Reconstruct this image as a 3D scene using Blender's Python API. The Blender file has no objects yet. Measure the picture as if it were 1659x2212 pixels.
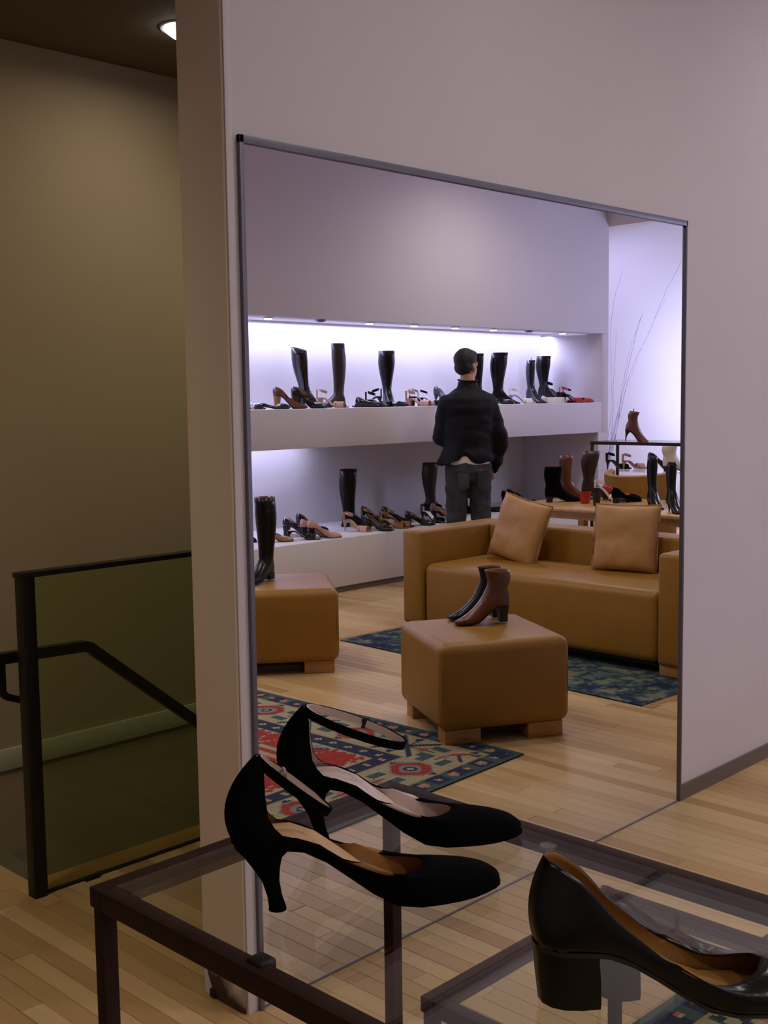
import bpy, bmesh, math, random
from mathutils import Vector, Matrix, noise
random.seed(7)
SC = bpy.context.scene
COL = SC.collection
PI = math.pi
# ------------------------------------------------------------------ camera
# X runs along the mirror wall, Y is the wall's normal (the shop is at y<0, the stair hall at y>0.17), Z up, metres
cam_d = bpy.data.cameras.new('camera'); cam = bpy.data.objects.new('camera', cam_d); COL.objects.link(cam)
cam_d.sensor_fit = 'VERTICAL'; cam_d.sensor_height = 36.0; cam_d.lens = 2506.4 / 2212 * 36
cam_d.clip_start = 0.05; cam_d.clip_end = 60
pitch, roll, yaw = .0981951, .0136897, .798350
Fw = Vector((math.sin(yaw)*math.cos(pitch), math.cos(yaw)*math.cos(pitch), -math.sin(pitch)))
Rt0 = Vector((math.cos(yaw), -math.sin(yaw), 0)); Dn0 = Fw.cross(Rt0)
Rt = Rt0*math.cos(roll) + Dn0*math.sin(roll); Dn = Dn0*math.cos(roll) - Rt0*math.sin(roll)
CAM = Vector((-1.671, -2.070, 1.45))
cam.matrix_world = Matrix(((Rt.x, -Dn.x, -Fw.x, CAM.x), (Rt.y, -Dn.y, -Fw.y, CAM.y), (Rt.z, -Dn.z, -Fw.z, CAM.z), (0, 0, 0, 1)))
SC.camera = cam
# ------------------------------------------------------------------ world, lights, exposure
SC.view_settings.view_transform = 'Standard'; SC.view_settings.look = 'None'
SC.view_settings.gamma = 1.0; SC.view_settings.use_curve_mapping = False
SC.view_settings.exposure = -0.13
SC.cycles.max_bounces = 10; SC.cycles.glossy_bounces = 6; SC.cycles.transmission_bounces = 8
SC.cycles.transparent_max_bounces = 12; SC.cycles.caustics_reflective = False; SC.cycles.caustics_refractive = False
SC.cycles.sample_clamp_indirect = 4.0
world = bpy.data.worlds.new('world'); SC.world = world; world.use_nodes = True
bg = world.node_tree.nodes['Background']; bg.inputs['Color'].default_value = (.9, .85, .8, 1); bg.inputs['Strength'].default_value = 0.02

def area(name, loc, size, power, color, aim=(0, 0, -1), sy=None, spread=180):
    l = bpy.data.lights.new(name, 'AREA'); l.energy = power; l.color = color; l.size = size
    if sy: l.shape = 'RECTANGLE'; l.size_y = sy
    l.spread = math.radians(spread)
    o = bpy.data.objects.new(name, l); COL.objects.link(o); o.location = loc
    o.rotation_euler = Vector(aim).to_track_quat('-Z', 'Y').to_euler(); return o
def spot(name, loc, power, color, aim, ang=80, blend=.6, r=.05):
    l = bpy.data.lights.new(name, 'SPOT'); l.energy = power; l.color = color
    l.spot_size = math.radians(ang); l.spot_blend = blend; l.shadow_soft_size = r
    o = bpy.data.objects.new(name, l); COL.objects.link(o); o.location = loc
    o.rotation_euler = Vector(aim).to_track_quat('-Z', 'Y').to_euler(); return o
NEUT = (1.0, .90, .82); BLUE = (.60, .61, 1.0)
# halogen downlights in the shop ceiling, wide beams
for (x, y, p) in ((-1.4, -3.4, 62), (.3, -3.5, 95), (1.5, -3.4, 95), (5.6, -3.1, 110), (-1.7, -1.2, 16), (.9, -1.3, 60), (2.9, -1.1, 72), (5.4, -1.3, 62)):
    spot('ceiling_downlight', (x, y, 3.46), p, NEUT, (0, 0, -1), ang=165, blend=1.0, r=.12)
# strip lights in the roofs of the niches, close to their back walls
area('upper_niche_strip', (4.75, -4.80, 2.030), 5.9, 58, BLUE, aim=(0, -.12, -1), sy=.06)
area('lower_niche_strip', (3.1, -4.96, 1.088), 3.1, 20, BLUE, aim=(0, -.12, -1), sy=.05)
# cool lamps washing the end wall beyond the shelving, and a spill light
area('end_wall_lamp', (8.6, -3.4, 1.6), .6, 70, (.60, .62, 1.0), aim=(1, -.9, -.1))
area('end_zone_lamp', (8.6, -5.4, 3.3), .8, 22, (.58, .55, 1.0))
area('blue_spill_fill', (8.5, -1.6, 2.3), .9, 42, (.60, .60, 1.0), aim=(-1, -.75, -.2))  # added unseen light for blue spill on the shelving header, no window
# the dim stair hall
area('hall_lamp', (1.035, 1.565, 2.785), .12, 3.4, (1.0, .84, .62), aim=(0, 0, -1), spread=175)
spot('hall_wall_fill', (-1.5, .45, 2.78), 62, (1.0, .82, .60), (1.5, 1.6, -2.5), ang=118, blend=1.0, r=.12)  # added unseen spot brightening the hall wall in place of shop spill
spot('stairwell_lamp', (2.1, 1.3, 2.5), 18, (.95, .88, .52), (-.9, .5, -1.6), ang=130, blend=1.0, r=.12)

# ------------------------------------------------------------------ materials
def lin(c):
    return tuple(((v/255)/12.92 if v/255 <= .04045 else ((v/255+.055)/1.055)**2.4) for v in c)
def mat(name, rgb, rough=.5, metal=0.0, var=.0, scale=20, bump=.0, bscale=80, spec=.5, coat=0.0, stretch=None, sheen=0.0):
    m = bpy.data.materials.new(name); m.use_nodes = True
    nt = m.node_tree; b = nt.nodes['Principled BSDF']
    c = lin(rgb)
    b.inputs['Base Color'].default_value = (*c, 1); b.inputs['Roughness'].default_value = rough
    b.inputs['Metallic'].default_value = metal; b.inputs['Specular IOR Level'].default_value = spec
    b.inputs['Coat Weight'].default_value = coat; b.inputs['Sheen Weight'].default_value = sheen
    tc = nt.nodes.new('ShaderNodeTexCoord'); mp = nt.nodes.new('ShaderNodeMapping')
    nt.links.new(tc.outputs['Object'], mp.inputs['Vector'])
    if stretch: mp.inputs['Scale'].default_value = stretch
    if var:
        n = nt.nodes.new('ShaderNodeTexNoise'); n.inputs['Scale'].default_value = scale; n.inputs['Detail'].default_value = 5
        nt.links.new(mp.outputs[0], n.inputs['Vector'])
        r = nt.nodes.new('ShaderNodeValToRGB')
        r.color_ramp.elements[0].position = .3; r.color_ramp.elements[1].position = .7
        r.color_ramp.elements[0].color = (*[v*(1-var) for v in c], 1); r.color_ramp.elements[1].color = (*[min(1, v*(1+var)) for v in c], 1)
        nt.links.new(n.outputs['Fac'], r.inputs['Fac']); nt.links.new(r.outputs['Color'], b.inputs['Base Color'])
    if bump:
        n2 = nt.nodes.new('ShaderNodeTexNoise'); n2.inputs['Scale'].default_value = bscale; n2.inputs['Detail'].default_value = 4
        nt.links.new(mp.outputs[0], n2.inputs['Vector'])
        bp = nt.nodes.new('ShaderNodeBump'); bp.inputs['Strength'].default_value = bump; bp.inputs['Distance'].default_value = .004
        nt.links.new(n2.outputs['Fac'], bp.inputs['Height']); nt.links.new(bp.outputs['Normal'], b.inputs['Normal'])
    return m
def glass_mat(name, tint, refl=1.0):
    m = bpy.data.materials.new(name); m.use_nodes = True; nt = m.node_tree
    nt.nodes.clear()
    out = nt.nodes.new('ShaderNodeOutputMaterial'); mx = nt.nodes.new('ShaderNodeMixShader')
    tr = nt.nodes.new('ShaderNodeBsdfTransparent'); tr.inputs['Color'].default_value = (*tint, 1)
    gl = nt.nodes.new('ShaderNodeBsdfGlossy'); gl.inputs['Roughness'].default_value = .0; gl.inputs['Color'].default_value = (1, 1, 1, 1)
    fr = nt.nodes.new('ShaderNodeFresnel')
    ge = nt.nodes.new('ShaderNodeNewGeometry'); mr_ = nt.nodes.new('ShaderNodeMapRange')   # same pane reflectance from either side
    mr_.inputs[3].default_value = 1.5; mr_.inputs[4].default_value = 1/1.5
    nt.links.new(ge.outputs['Backfacing'], mr_.inputs[0]); nt.links.new(mr_.outputs[0], fr.inputs['IOR'])
    ml = nt.nodes.new('ShaderNodeMath'); ml.operation = 'MULTIPLY'; ml.inputs[1].default_value = refl; ml.use_clamp = True
    nt.links.new(fr.outputs[0], ml.inputs[0]); nt.links.new(ml.outputs[0], mx.inputs[0])
    nt.links.new(tr.outputs[0], mx.inputs[1]); nt.links.new(gl.outputs[0], mx.inputs[2]); nt.links.new(mx.outputs[0], out.inputs[0])
    return m
def emit_mat(name, rgb, s):
    m = bpy.data.materials.new(name); m.use_nodes = True; b = m.node_tree.nodes['Principled BSDF']
    b.inputs['Base Color'].default_value = (*rgb, 1); b.inputs['Emission Color'].default_value = (*rgb, 1); b.inputs['Emission Strength'].default_value = s
    return m
M = {}
M['wall'] = mat('wall_paint', (208, 202, 208), .85, var=.025, scale=1.4, bump=.12, bscale=60)
M['white'] = mat('white_paint', (214, 210, 208), .7, var=.02, scale=2, bump=.08, bscale=60)
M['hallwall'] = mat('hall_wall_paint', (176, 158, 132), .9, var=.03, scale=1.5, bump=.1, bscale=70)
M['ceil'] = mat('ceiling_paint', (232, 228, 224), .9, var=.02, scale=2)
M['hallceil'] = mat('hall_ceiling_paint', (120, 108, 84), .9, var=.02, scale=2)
M['trimband'] = mat('pale_skirting_paint', (196, 192, 172), .6, var=.02)
M['base'] = mat('grey_baseboard_metal', (112, 104, 96), .5, metal=.3, var=.05, scale=12)
M['frame'] = mat('brushed_aluminium', (112, 112, 124), .42, metal=.5, var=.05, scale=40, stretch=(1, 1, .1))
M['mirror'] = None
M['carpet'] = mat('olive_grey_carpet', (112, 108, 88), .98, var=.12, scale=60, bump=.5, bscale=300)
M['bronze'] = mat('brown_painted_steel', (44, 25, 17), .6, spec=.2, metal=.0, var=.12, scale=30, bump=.05)
M['railblack'] = mat('blackened_steel', (26, 27, 26), .42, metal=.4, var=.1, scale=20)
M['leather'] = mat('tan_leather', (148, 107, 38), .42, var=.07, scale=5, bump=.18, bscale=240, spec=.4)
M['cushion'] = mat('tan_cushion_leather', (178, 136, 84), .5, var=.06, scale=7, bump=.2, bscale=200, spec=.35)
M['blockwood'] = mat('maple_block', (176, 128, 72), .45, var=.15, scale=9, stretch=(1, 8, 8))
M['tablewood'] = mat('pale_table_wood', (190, 148, 92), .25, var=.12, scale=7, stretch=(1, 8, 1))
M['suede'] = mat('black_suede', (6, 6, 7), .95, var=.2, scale=60, bump=.25, bscale=400, spec=.06)
M['black'] = mat('black_leather', (6, 6, 8), .27, var=.15, scale=12, bump=.10, bscale=160, spec=.32)
M['patent'] = mat('black_patent', (14, 14, 20), .15, coat=.5)
M['darkbrown'] = mat('dark_brown_leather', (44, 28, 24), .4, var=.15, scale=10, bump=.12, bscale=160)
M['brown'] = mat('chestnut_leather', (92, 48, 26), .3, var=.22, scale=9, bump=.1, bscale=140, coat=.2)
M['inner'] = mat('tan_lining', (142, 100, 44), .6, var=.08, scale=20)
M['innerdark'] = mat('dark_lining', (70, 40, 30), .8, var=.1, scale=20)
M['insole'] = mat('nude_insole', (196, 158, 112), .5, var=.06, scale=18, stretch=(1, 6, 1))
M['insole_lit'] = mat('lit_nude_insole', (206, 186, 178), .38, var=.06, scale=18, stretch=(1, 6, 1))  # nude insole paled in its colour to stand for reflected light
M['silver'] = mat('silver_leather', (190, 188, 196), .28, metal=.5, var=.08, scale=20)
M['nude'] = mat('nude_leather', (196, 152, 128), .4, var=.08, scale=14)
M['gold'] = mat('bronze_leather', (150, 116, 70), .35, metal=.3, var=.1, scale=16)
M['red'] = mat('red_leather', (178, 34, 40), .38, var=.1, scale=12)
M['whiteleather'] = mat('cream_leather', (226, 216, 200), .4, var=.05, scale=12)
M['soleblack'] = mat('black_sole', (10, 10, 10), .5)
M['solebrown'] = mat('stacked_heel', (40, 26, 20), .4, var=.2, scale=60, stretch=(1, 1, 8))
M['metal'] = mat('buckle_metal', (200, 198, 190), .2, metal=1.0)
M['skin'] = mat('skin', (178, 124, 96), .55, var=.06, scale=12)
M['hair'] = mat('black_hair', (14, 12, 12), .7, var=.3, scale=80, bump=.5, bscale=200)
M['jacket'] = mat('black_jacket_cloth', (17, 18, 24), .8, var=.2, scale=14, bump=.4, bscale=60, spec=.25)
M['jeans'] = mat('dark_grey_denim', (62, 64, 70), .85, var=.55, scale=7, bump=.4, bscale=120, spec=.2)
M['shirt'] = mat('white_cotton', (220, 216, 208), .8)
M['dark'] = mat('near_black', (16, 13, 10), .9)  # even near-black for floor slab, base boards, channel and rug backing
M['scuff'] = mat('scuffed_dark', (58, 48, 38), .9, var=.4, scale=30)
M['fixture'] = mat('white_fixture', (225, 225, 230), .4)
M['glow'] = emit_mat('lamp_glow', (.92, .93, 1.0), 9)
M['glowdim'] = emit_mat('lamp_glow_dim', (.8, .82, 1.0), 1.5)
M['twig'] = mat('bare_twig', (150, 136, 158), .8, var=.2)
M['tableglass'] = glass_mat('clear_table_glass', (.972, .985, .958), .75)
M['railglass'] = glass_mat('green_balustrade_glass', (.80, .86, .68), .8)
M['redpot'] = mat('red_glaze', (160, 36, 26), .3)
mm = bpy.data.materials.new('mirror_silvering'); mm.use_nodes = True; M['mirror'] = mm
_n = mm.node_tree; _n.nodes.clear(); _o = _n.nodes.new('ShaderNodeOutputMaterial'); _g = _n.nodes.new('ShaderNodeBsdfGlossy')
_g.inputs['Roughness'].default_value = 0.0; _g.inputs['Color'].default_value = (.90, .90, .90, 1); _n.links.new(_g.outputs[0], _o.inputs[0])

# dirty paint for the end of the wall: scuffs low down and along the arris
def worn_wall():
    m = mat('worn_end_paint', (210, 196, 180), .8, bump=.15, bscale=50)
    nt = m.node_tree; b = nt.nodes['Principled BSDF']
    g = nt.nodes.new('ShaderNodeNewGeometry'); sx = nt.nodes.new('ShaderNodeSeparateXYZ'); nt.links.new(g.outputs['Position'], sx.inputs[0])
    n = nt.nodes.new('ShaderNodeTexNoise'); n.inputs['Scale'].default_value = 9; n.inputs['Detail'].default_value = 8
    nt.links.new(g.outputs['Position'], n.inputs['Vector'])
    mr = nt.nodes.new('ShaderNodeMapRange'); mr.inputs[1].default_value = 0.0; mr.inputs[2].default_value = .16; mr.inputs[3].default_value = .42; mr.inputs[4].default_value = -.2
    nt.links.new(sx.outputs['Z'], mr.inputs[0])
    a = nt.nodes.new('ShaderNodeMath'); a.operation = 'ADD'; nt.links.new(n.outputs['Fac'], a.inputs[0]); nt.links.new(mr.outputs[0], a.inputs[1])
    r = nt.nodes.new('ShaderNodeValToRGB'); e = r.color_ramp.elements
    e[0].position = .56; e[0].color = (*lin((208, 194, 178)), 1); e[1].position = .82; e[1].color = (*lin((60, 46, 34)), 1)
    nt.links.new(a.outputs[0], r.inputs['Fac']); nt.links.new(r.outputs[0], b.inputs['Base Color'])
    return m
M['worn'] = worn_wall()

def plank_mat(name, attr):
    m = bpy.data.materials.new(name); m.use_nodes = True; nt = m.node_tree; b = nt.nodes['Principled BSDF']
    if attr:
        src = nt.nodes.new('ShaderNodeAttribute'); src.attribute_name = 'tone'; fac = src.outputs['Fac']
    else:
        src = nt.nodes.new('ShaderNodeObjectInfo'); fac = src.outputs['Random']
    g = nt.nodes.new('ShaderNodeNewGeometry'); mp = nt.nodes.new('ShaderNodeMapping'); mp.inputs['Scale'].default_value = (26, 2.2, 1)
    nt.links.new(g.outputs['Position'], mp.inputs['Vector'])
    n = nt.nodes.new('ShaderNodeTexNoise'); n.inputs['Scale'].default_value = 1.6; n.inputs['Detail'].default_value = 6; nt.links.new(mp.outputs[0], n.inputs['Vector'])
    r = nt.nodes.new('ShaderNodeValToRGB'); e = r.color_ramp.elements
    e[0].position = 0.0; e[0].color = (*lin((176, 142, 96)), 1); e[1].position = 1.0; e[1].color = (*lin((210, 180, 134)), 1)
    k = r.color_ramp.elements.new(.45); k.color = (*lin((197, 165, 116)), 1)
    nt.links.new(fac, r.inputs['Fac'])
    mx = nt.nodes.new('ShaderNodeMixRGB'); mx.blend_type = 'MULTIPLY'; mx.inputs['Fac'].default_value = .28
    r2 = nt.nodes.new('ShaderNodeValToRGB'); r2.color_ramp.elements[0].position = .3; r2.color_ramp.elements[0].color = (.66, .60, .52, 1); r2.color_ramp.elements[1].position = .65; r2.color_ramp.elements[1].color = (1, 1, 1, 1)
    nt.links.new(n.outputs['Fac'], r2.inputs['Fac']); nt.links.new(r.outputs['Color'], mx.inputs[1]); nt.links.new(r2.outputs['Color'], mx.inputs[2])
    nt.links.new(mx.outputs[0], b.inputs['Base Color']); b.inputs['Roughness'].default_value = .34; b.inputs['Specular IOR Level'].default_value = .45
    return m
M['plank'] = plank_mat('maple_plank', False); M['plankfar'] = plank_mat('maple_plank_far', True)

# ------------------------------------------------------------------ helpers
def tag(o, label=None, cat=None, group=None, kind=None):
    if label: o['label'] = label
    if cat: o['category'] = cat
    if group: o['group'] = group
    if kind: o['kind'] = kind
    return o
def link(name, me, parent=None, mats=()):
    o = bpy.data.objects.new(name, me); COL.objects.link(o)
    for m in mats: me.materials.append(M[m] if isinstance(m, str) else m)
    if parent is not None: o.parent = parent
    return o
def mesh(name, vs, fs, m, parent=None, smooth=True, sharp=40):
    me = bpy.data.meshes.new(name); me.from_pydata([tuple(v) for v in vs], [], fs); me.update()
    bm = bmesh.new(); bm.from_mesh(me); bmesh.ops.recalc_face_normals(bm, faces=bm.faces[:]); bm.to_mesh(me); bm.free()
    if smooth:
        for p in me.polygons: p.use_smooth = True
        me.set_sharp_from_angle(angle=math.radians(sharp))
    return link(name, me, parent, [m] if not isinstance(m, (list, tuple)) else m)
def frombm(name, bm, m, parent=None, smooth=True, sharp=40):
    me = bpy.data.meshes.new(name); bmesh.ops.recalc_face_normals(bm, faces=bm.faces[:]); bm.to_mesh(me); bm.free()
    if smooth:
        for p in me.polygons: p.use_smooth = True
        me.set_sharp_from_angle(angle=math.radians(sharp))
    return link(name, me, parent, [m] if not isinstance(m, (list, tuple)) else m)
def addbox(bm, a, b, bev=0.0, seg=2, rot=None):
    c = [(x + y)/2 for x, y in zip(a, b)]; s = [abs(y - x) for x, y in zip(a, b)]
    t = bmesh.new(); bmesh.ops.create_cube(t, size=1.0)
    for v in t.verts: v.co = Vector((v.co.x*s[0], v.co.y*s[1], v.co.z*s[2]))
    if bev > 0: bmesh.ops.bevel(t, geom=t.edges[:], offset=bev, segments=seg, profile=.5, affect='EDGES')
    R = rot if rot is not None else Matrix.Identity(3)
    mp = {}
    for v in t.verts: mp[v] = bm.verts.new(Vector(c) + R @ v.co)
    for f in t.faces: bm.faces.new([mp[v] for v in f.verts])
    t.free()
def box(name, a, b, m, parent=None, bev=0.0, seg=2, sharp=40):
    bm = bmesh.new(); addbox(bm, a, b, bev, seg); return frombm(name, bm, m, parent, sharp=sharp)
def struct(name, a, b, m, bev=0.0, parent=None):
    o = box(name, a, b, m, parent, bev)
    if parent is None: o['kind'] = 'structure'
    return o
def empty(name, loc=(0, 0, 0), rz=0.0):
    o = bpy.data.objects.new(name, None); COL.objects.link(o); o.location = loc; o.rotation_euler = (0, 0, rz); o.empty_display_size = .05
    return o
def loft(rings, closed=True, cap0=True, cap1=True):
    vs, fs = [], []; n = len(rings[0])
    for r in rings: vs += [tuple(p) for p in r]
    for i in range(len(rings)-1):
        for j in range(n if closed else n-1):
            k = (j+1) % n
            fs.append((i*n+j, i*n+k, (i+1)*n+k, (i+1)*n+j))
    if cap0: fs.append(tuple(range(n)))
    if cap1: fs.append(tuple(range((len(rings)-1)*n, len(rings)*n))[::-1])
    return vs, fs
def tube(pts, rad, n=8, flat=1.0):
    """rings round a path; rad a number or a list"""
    P = [Vector(p) for p in pts]; rings = []
    up = Vector((0, 0, 1))
    for i, p in enumerate(P):
        t = (P[min(i+1, len(P)-1)] - P[max(i-1, 0)]).normalized()
        s = t.cross(up);
        if s.length < 1e-3: s = t.cross(Vector((0, 1, 0)))
        s.normalize(); u = s.cross(t).normalized()
        r = rad[i] if isinstance(rad, (list, tuple)) else rad
        rings.append([p + s*(r*math.cos(a)*flat) + u*(r*math.sin(a)) for a in [2*PI*j/n for j in range(n)]])
    return rings
def tubeo(name, pts, rad, m, parent=None, n=8, flat=1.0):
    vs, fs = loft(tube(pts, rad, n, flat)); return mesh(name, vs, fs, m, parent)
def ip(x, xs, ys):
    if x <= xs[0]: return ys[0]
    for i in range(1, len(xs)):
        if x <= xs[i]:
            t = (x - xs[i-1])/(xs[i]-xs[i-1]); return ys[i-1] + (ys[i]-ys[i-1])*t
    return ys[-1]
def ipc(x, xs, ys):
    """monotone cubic through the points"""
    if x <= xs[0]: return ys[0]
    if x >= xs[-1]: return ys[-1]
    n = len(xs); d = [(ys[i+1]-ys[i])/(xs[i+1]-xs[i]) for i in range(n-1)]
    def m(i):
        if i == 0: return d[0]
        if i == n-1: return d[-1]
        return 0.0 if d[i-1]*d[i] <= 0 else 2*d[i-1]*d[i]/(d[i-1]+d[i])
    for i in range(n-1):
        if x <= xs[i+1]:
            h = xs[i+1]-xs[i]; t = (x-xs[i])/h; m0, m1 = m(i)*h, m(i+1)*h
            return ys[i]*(1+2*t)*(1-t)**2 + m0*t*(1-t)**2 + ys[i+1]*t*t*(3-2*t) + m1*t*t*(t-1)
def smooth01(t): t = max(0, min(1, t)); return t*t*(3-2*t)

# ------------------------------------------------------------------ room shell
NB = -4.171      # front plane of the shelving wall
# mirror wall: runs to x=10.2, end face at x=-0.032, 0.165 thick
wm = struct('wall_mirror', (-.032, 0.0, 0.0), (9.6, .165, 3.5), 'wall', bev=0)
# worn plaster end cap of that wall, foot rounded and chipped at the back corner
rings = []
def endprof(z):
    back = .165 - (.045*(1 - min(1, z/.13))**2 if z < .13 else 0)
    fw = .0 + (.004*(1 - min(1, z/.04))) if z < .04 else 0
    xo = -.034
    return [(-.033, fw, z), (xo-.002, fw+.004, z), (xo-.004, .03, z), (xo-.004, back-.012, z), (xo-.002, back-.003, z), (-.033, back, z)]
for z in [0, .01, .02, .035, .05, .07, .09, .11, .13, .3, .8, 1.5, 2.2, 3.0, 3.5]: rings.append(endprof(z))
vs, fs = loft(rings, closed=True); e = mesh('wall_end', vs, fs, 'worn', sharp=30); tag(e, kind='structure')
ch = box('chipped_plaster', (-.043, .112, .0), (-.033, .135, .022), 'dark', e, bev=.004)
struct('baseboard_mirror', (1.944, -.010, 0), (9.6, -.0002, .055), 'base')
# shelving wall with its two niches
XN0, XU, XLw, XE = .8, 7.717, 7.655, 7.82
ZB, Z1, Z2, Z3 = .41, 1.094, 1.378, 2.025
shelfwall = bpy.data.objects.new('wall_shelves', None); COL.objects.link(shelfwall); tag(shelfwall, kind='structure')
def sw(name, a, b, m='wall', bev=.004): return box(name, a, b, m, shelfwall, bev)
sw('header', (-3.3, NB-.16, Z3), (XE, NB, 3.5))
sw('left_infill', (-3.3, NB-.95, 0), (XN0, NB, Z3), bev=0)
sw('end_pier', (XU, NB-.95, Z1), (XE, NB, Z3))
sw('lower_end_pier', (XLw, NB-.95, ZB), (XE, NB, Z1), bev=0)
sw('shelf_beam', (XN0, NB-.95, Z1), (XU, NB, Z1+.001+.283), bev=.006)
sw('bench', (XN0, NB-.95, .045), (XE, NB, ZB), 'white', bev=.006)
sw('toe_kick', (XN0, NB-.95, .0), (XE, NB-.02, .046), 'base', bev=0)
sw('niche_back_upper', (XN0, NB-.78, Z1+.28), (XU, NB-.72, Z3+.2), 'white', bev=0)
sw('niche_back_lower', (XN0, NB-.95, ZB), (XLw, NB-.90, Z1), 'white', bev=0)
sw('niche_soffit', (XN0, NB-.75, Z3+.03), (XU, NB-.15, Z3+.06), 'white', bev=0)
# puck fixtures under the header
for i in range(8):
    x = 3.67 + .502*i; lit = i not in (1, 6)
    f = empty('puck_light', (x, NB-.08, Z3)); f['category'] = 'light'; f['group'] = 'puck lights under the niche header'
    nth = ['first', 'second', 'third', 'fourth', 'fifth', 'sixth', 'seventh', 'eighth'][i]
    f['label'] = ('lit' if lit else 'unlit') + ' round puck light under the upper niche header, %s from the left in the mirror' % nth
    def disc(r, z0, z1, n=14): return loft([[(r*math.cos(2*PI*j/n), r*math.sin(2*PI*j/n), z) for j in range(n)] for z in (z0, z1)])
    vs, fs = disc(.038, 0, -.012); mesh('housing', vs, fs, 'fixture' if lit else 'frame', f)
    vs, fs = disc(.028, -.012, -.018); mesh('lens', vs, fs, 'glow' if lit else 'frame', f)
# far zone past the shelving: lower ceiling, end wall
struct('wall_end_zone', (9.5, -8.0, 0), (9.6, 0.0, 3.5), 'white')
struct('wall_return', (XE-.1, -8.0, 0), (XE, NB-.95, 3.5), 'wall')
struct('wall_back_zone', (XE-.1, -8.1, 0), (9.6, -8.0, 3.5), 'wall')
struct('ceiling_end_zone', (XE, -8.0, 3.5), (9.5, 0.0, 3.6), 'ceil')
struct('ceiling_beam', (XE, NB, 3.026), (XE+.12, 0.0, 3.5), 'ceil')
struct('ceiling', (-3.3, NB-.2, 3.5), (XE, .165, 3.6), 'ceil')
struct('wall_left', (-3.4, -5.2, -2.4), (-3.3, 2.5, 3.6), 'wall')
# hall
struct('ceiling_hall', (-3.3, .165, 2.83), (9.5, 2.16, 2.93), 'hallceil')
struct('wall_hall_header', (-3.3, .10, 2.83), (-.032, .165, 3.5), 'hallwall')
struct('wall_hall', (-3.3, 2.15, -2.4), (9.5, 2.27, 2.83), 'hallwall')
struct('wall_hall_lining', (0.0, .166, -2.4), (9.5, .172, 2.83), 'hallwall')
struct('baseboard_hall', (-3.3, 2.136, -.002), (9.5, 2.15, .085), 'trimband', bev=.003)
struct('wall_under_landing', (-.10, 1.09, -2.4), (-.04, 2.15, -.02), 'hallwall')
# staircase going down along +x
st = empty('staircase', (-.02, 1.10, 0)); tag(st, 'olive grey carpeted staircase going down behind the glass balustrade', 'staircase')
for i in range(12):
    bm = bmesh.new(); z = -.17*(i+1)
    addbox(bm, (.28*i, 0, z-.17), (.28*(i+1)+.02, 1.034, z), .008)
    frombm('stair_tread', bm, 'carpet', st)

# ------------------------------------------------------------------ floor of maple strips
floor = struct('floor', (-3.3, -8.0, -.06), (9.5, 1.09, -.009), 'dark')
struct('floor_hall', (-3.3, 1.09, -.06), (-.02, 2.15, -.009), 'dark')
struct('trim_1', (-.04, 1.0, -.12), (9.5, 1.09, -.0005), 'blockwood')   # wooden nosing along the stair well
PW = .057
planks = []
ix = 0; x = -3.3
while x < 9.5:
    y = -8.0 + random.uniform(-1.6, 0)
    ytop = 2.135 if x + PW/2 < -.02 else .999
    while y < ytop:
        L = random.choice((.9, 1.2, 1.5, 1.8))
        y1 = min(y + L, ytop); y0 = max(y, -8.0)
        if y1 - y0 > .05: planks.append((x, y0, y1))
        y += L
    x += PW
def inframe(p):
    v = p - CAM; z = v.dot(Fw)
    if z < .2: return None
    u, w = 829.5 + 2506.4*v.dot(Rt)/z, 1106 + 2506.4*v.dot(Dn)/z
    return (u, w, z) if -30 < u < 1690 and -20 < w < 2260 else None
def score(pl):
    x, y0, y1 = pl; s = 0
    for k in range(3):
        yy = y0 + (y1-y0)*(k+.5)/3; c = Vector((x + PW/2, yy, 0))
        q = inframe(c)
        if q and (yy < 0 or (x < -.03)) and not (yy > 1.2): s += 1/(q[2]**2)
        if yy < -.01:
            q = inframe(Vector((c.x, -yy, 0)))
            if q and 555 < q[0] < 1445 and q[1] < 2190 - .489*(q[0]-560):
                s += 1/(q[2]**2)
    return s*(y1-y0)
order = sorted(planks, key=score, reverse=True)
near, far = order[:300], order[300:]
pmesh = {}
def plank_mesh(L):
    k = round(L, 2)
    if k not in pmesh:
        bm = bmesh.new(); g = .0006
        w = PW/2 - g; l = k/2 - .0006
        addbox(bm, (-w, -l, -.009), (w, l, 0), 0)
        top = [e for e in bm.edges if all(abs(v.co.z) < 1e-6 for v in e.verts)]
        bmesh.ops.bevel(bm, geom=top, offset=.0012, segments=1, affect='EDGES')
        me = bpy.data.meshes.new('plank'); bm.to_mesh(me); bm.free(); me.materials.append(M['plank']); pmesh[k] = me
    return pmesh[k]
for (x, y0, y1) in near:
    L = round(y1-y0, 2)
    o = bpy.data.objects.new('plank', plank_mesh(L)); COL.objects.link(o); o.parent = floor
    o.location = (x+PW/2, (y0+y1)/2, 0)
vs, fs, tones = [], [], []
for (x, y0, y1) in far:
    i = len(vs); a, b, c, d = x+.0006, x+PW-.0006, y0+.0006, y1-.0006
    vs += [(a, c, -.009), (b, c, -.009), (b, d, -.009), (a, d, -.009), (a, c, 0), (b, c, 0), (b, d, 0), (a, d, 0)]
    fs += [(i+4, i+5, i+6, i+7), (i, i+1, i+5, i+4), (i+1, i+2, i+6, i+5), (i+2, i+3, i+7, i+6), (i+3, i, i+4, i+7)]
    tones += [random.random()]*5
me = bpy.data.meshes.new('planks_far'); me.from_pydata(vs, [], fs)
at = me.attributes.new('tone', 'FLOAT', 'FACE'); at.data.foreach_set('value', tones)
fp = link('plank_field', me, floor, ['plankfar']); fp['kind'] = 'stuff'

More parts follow.
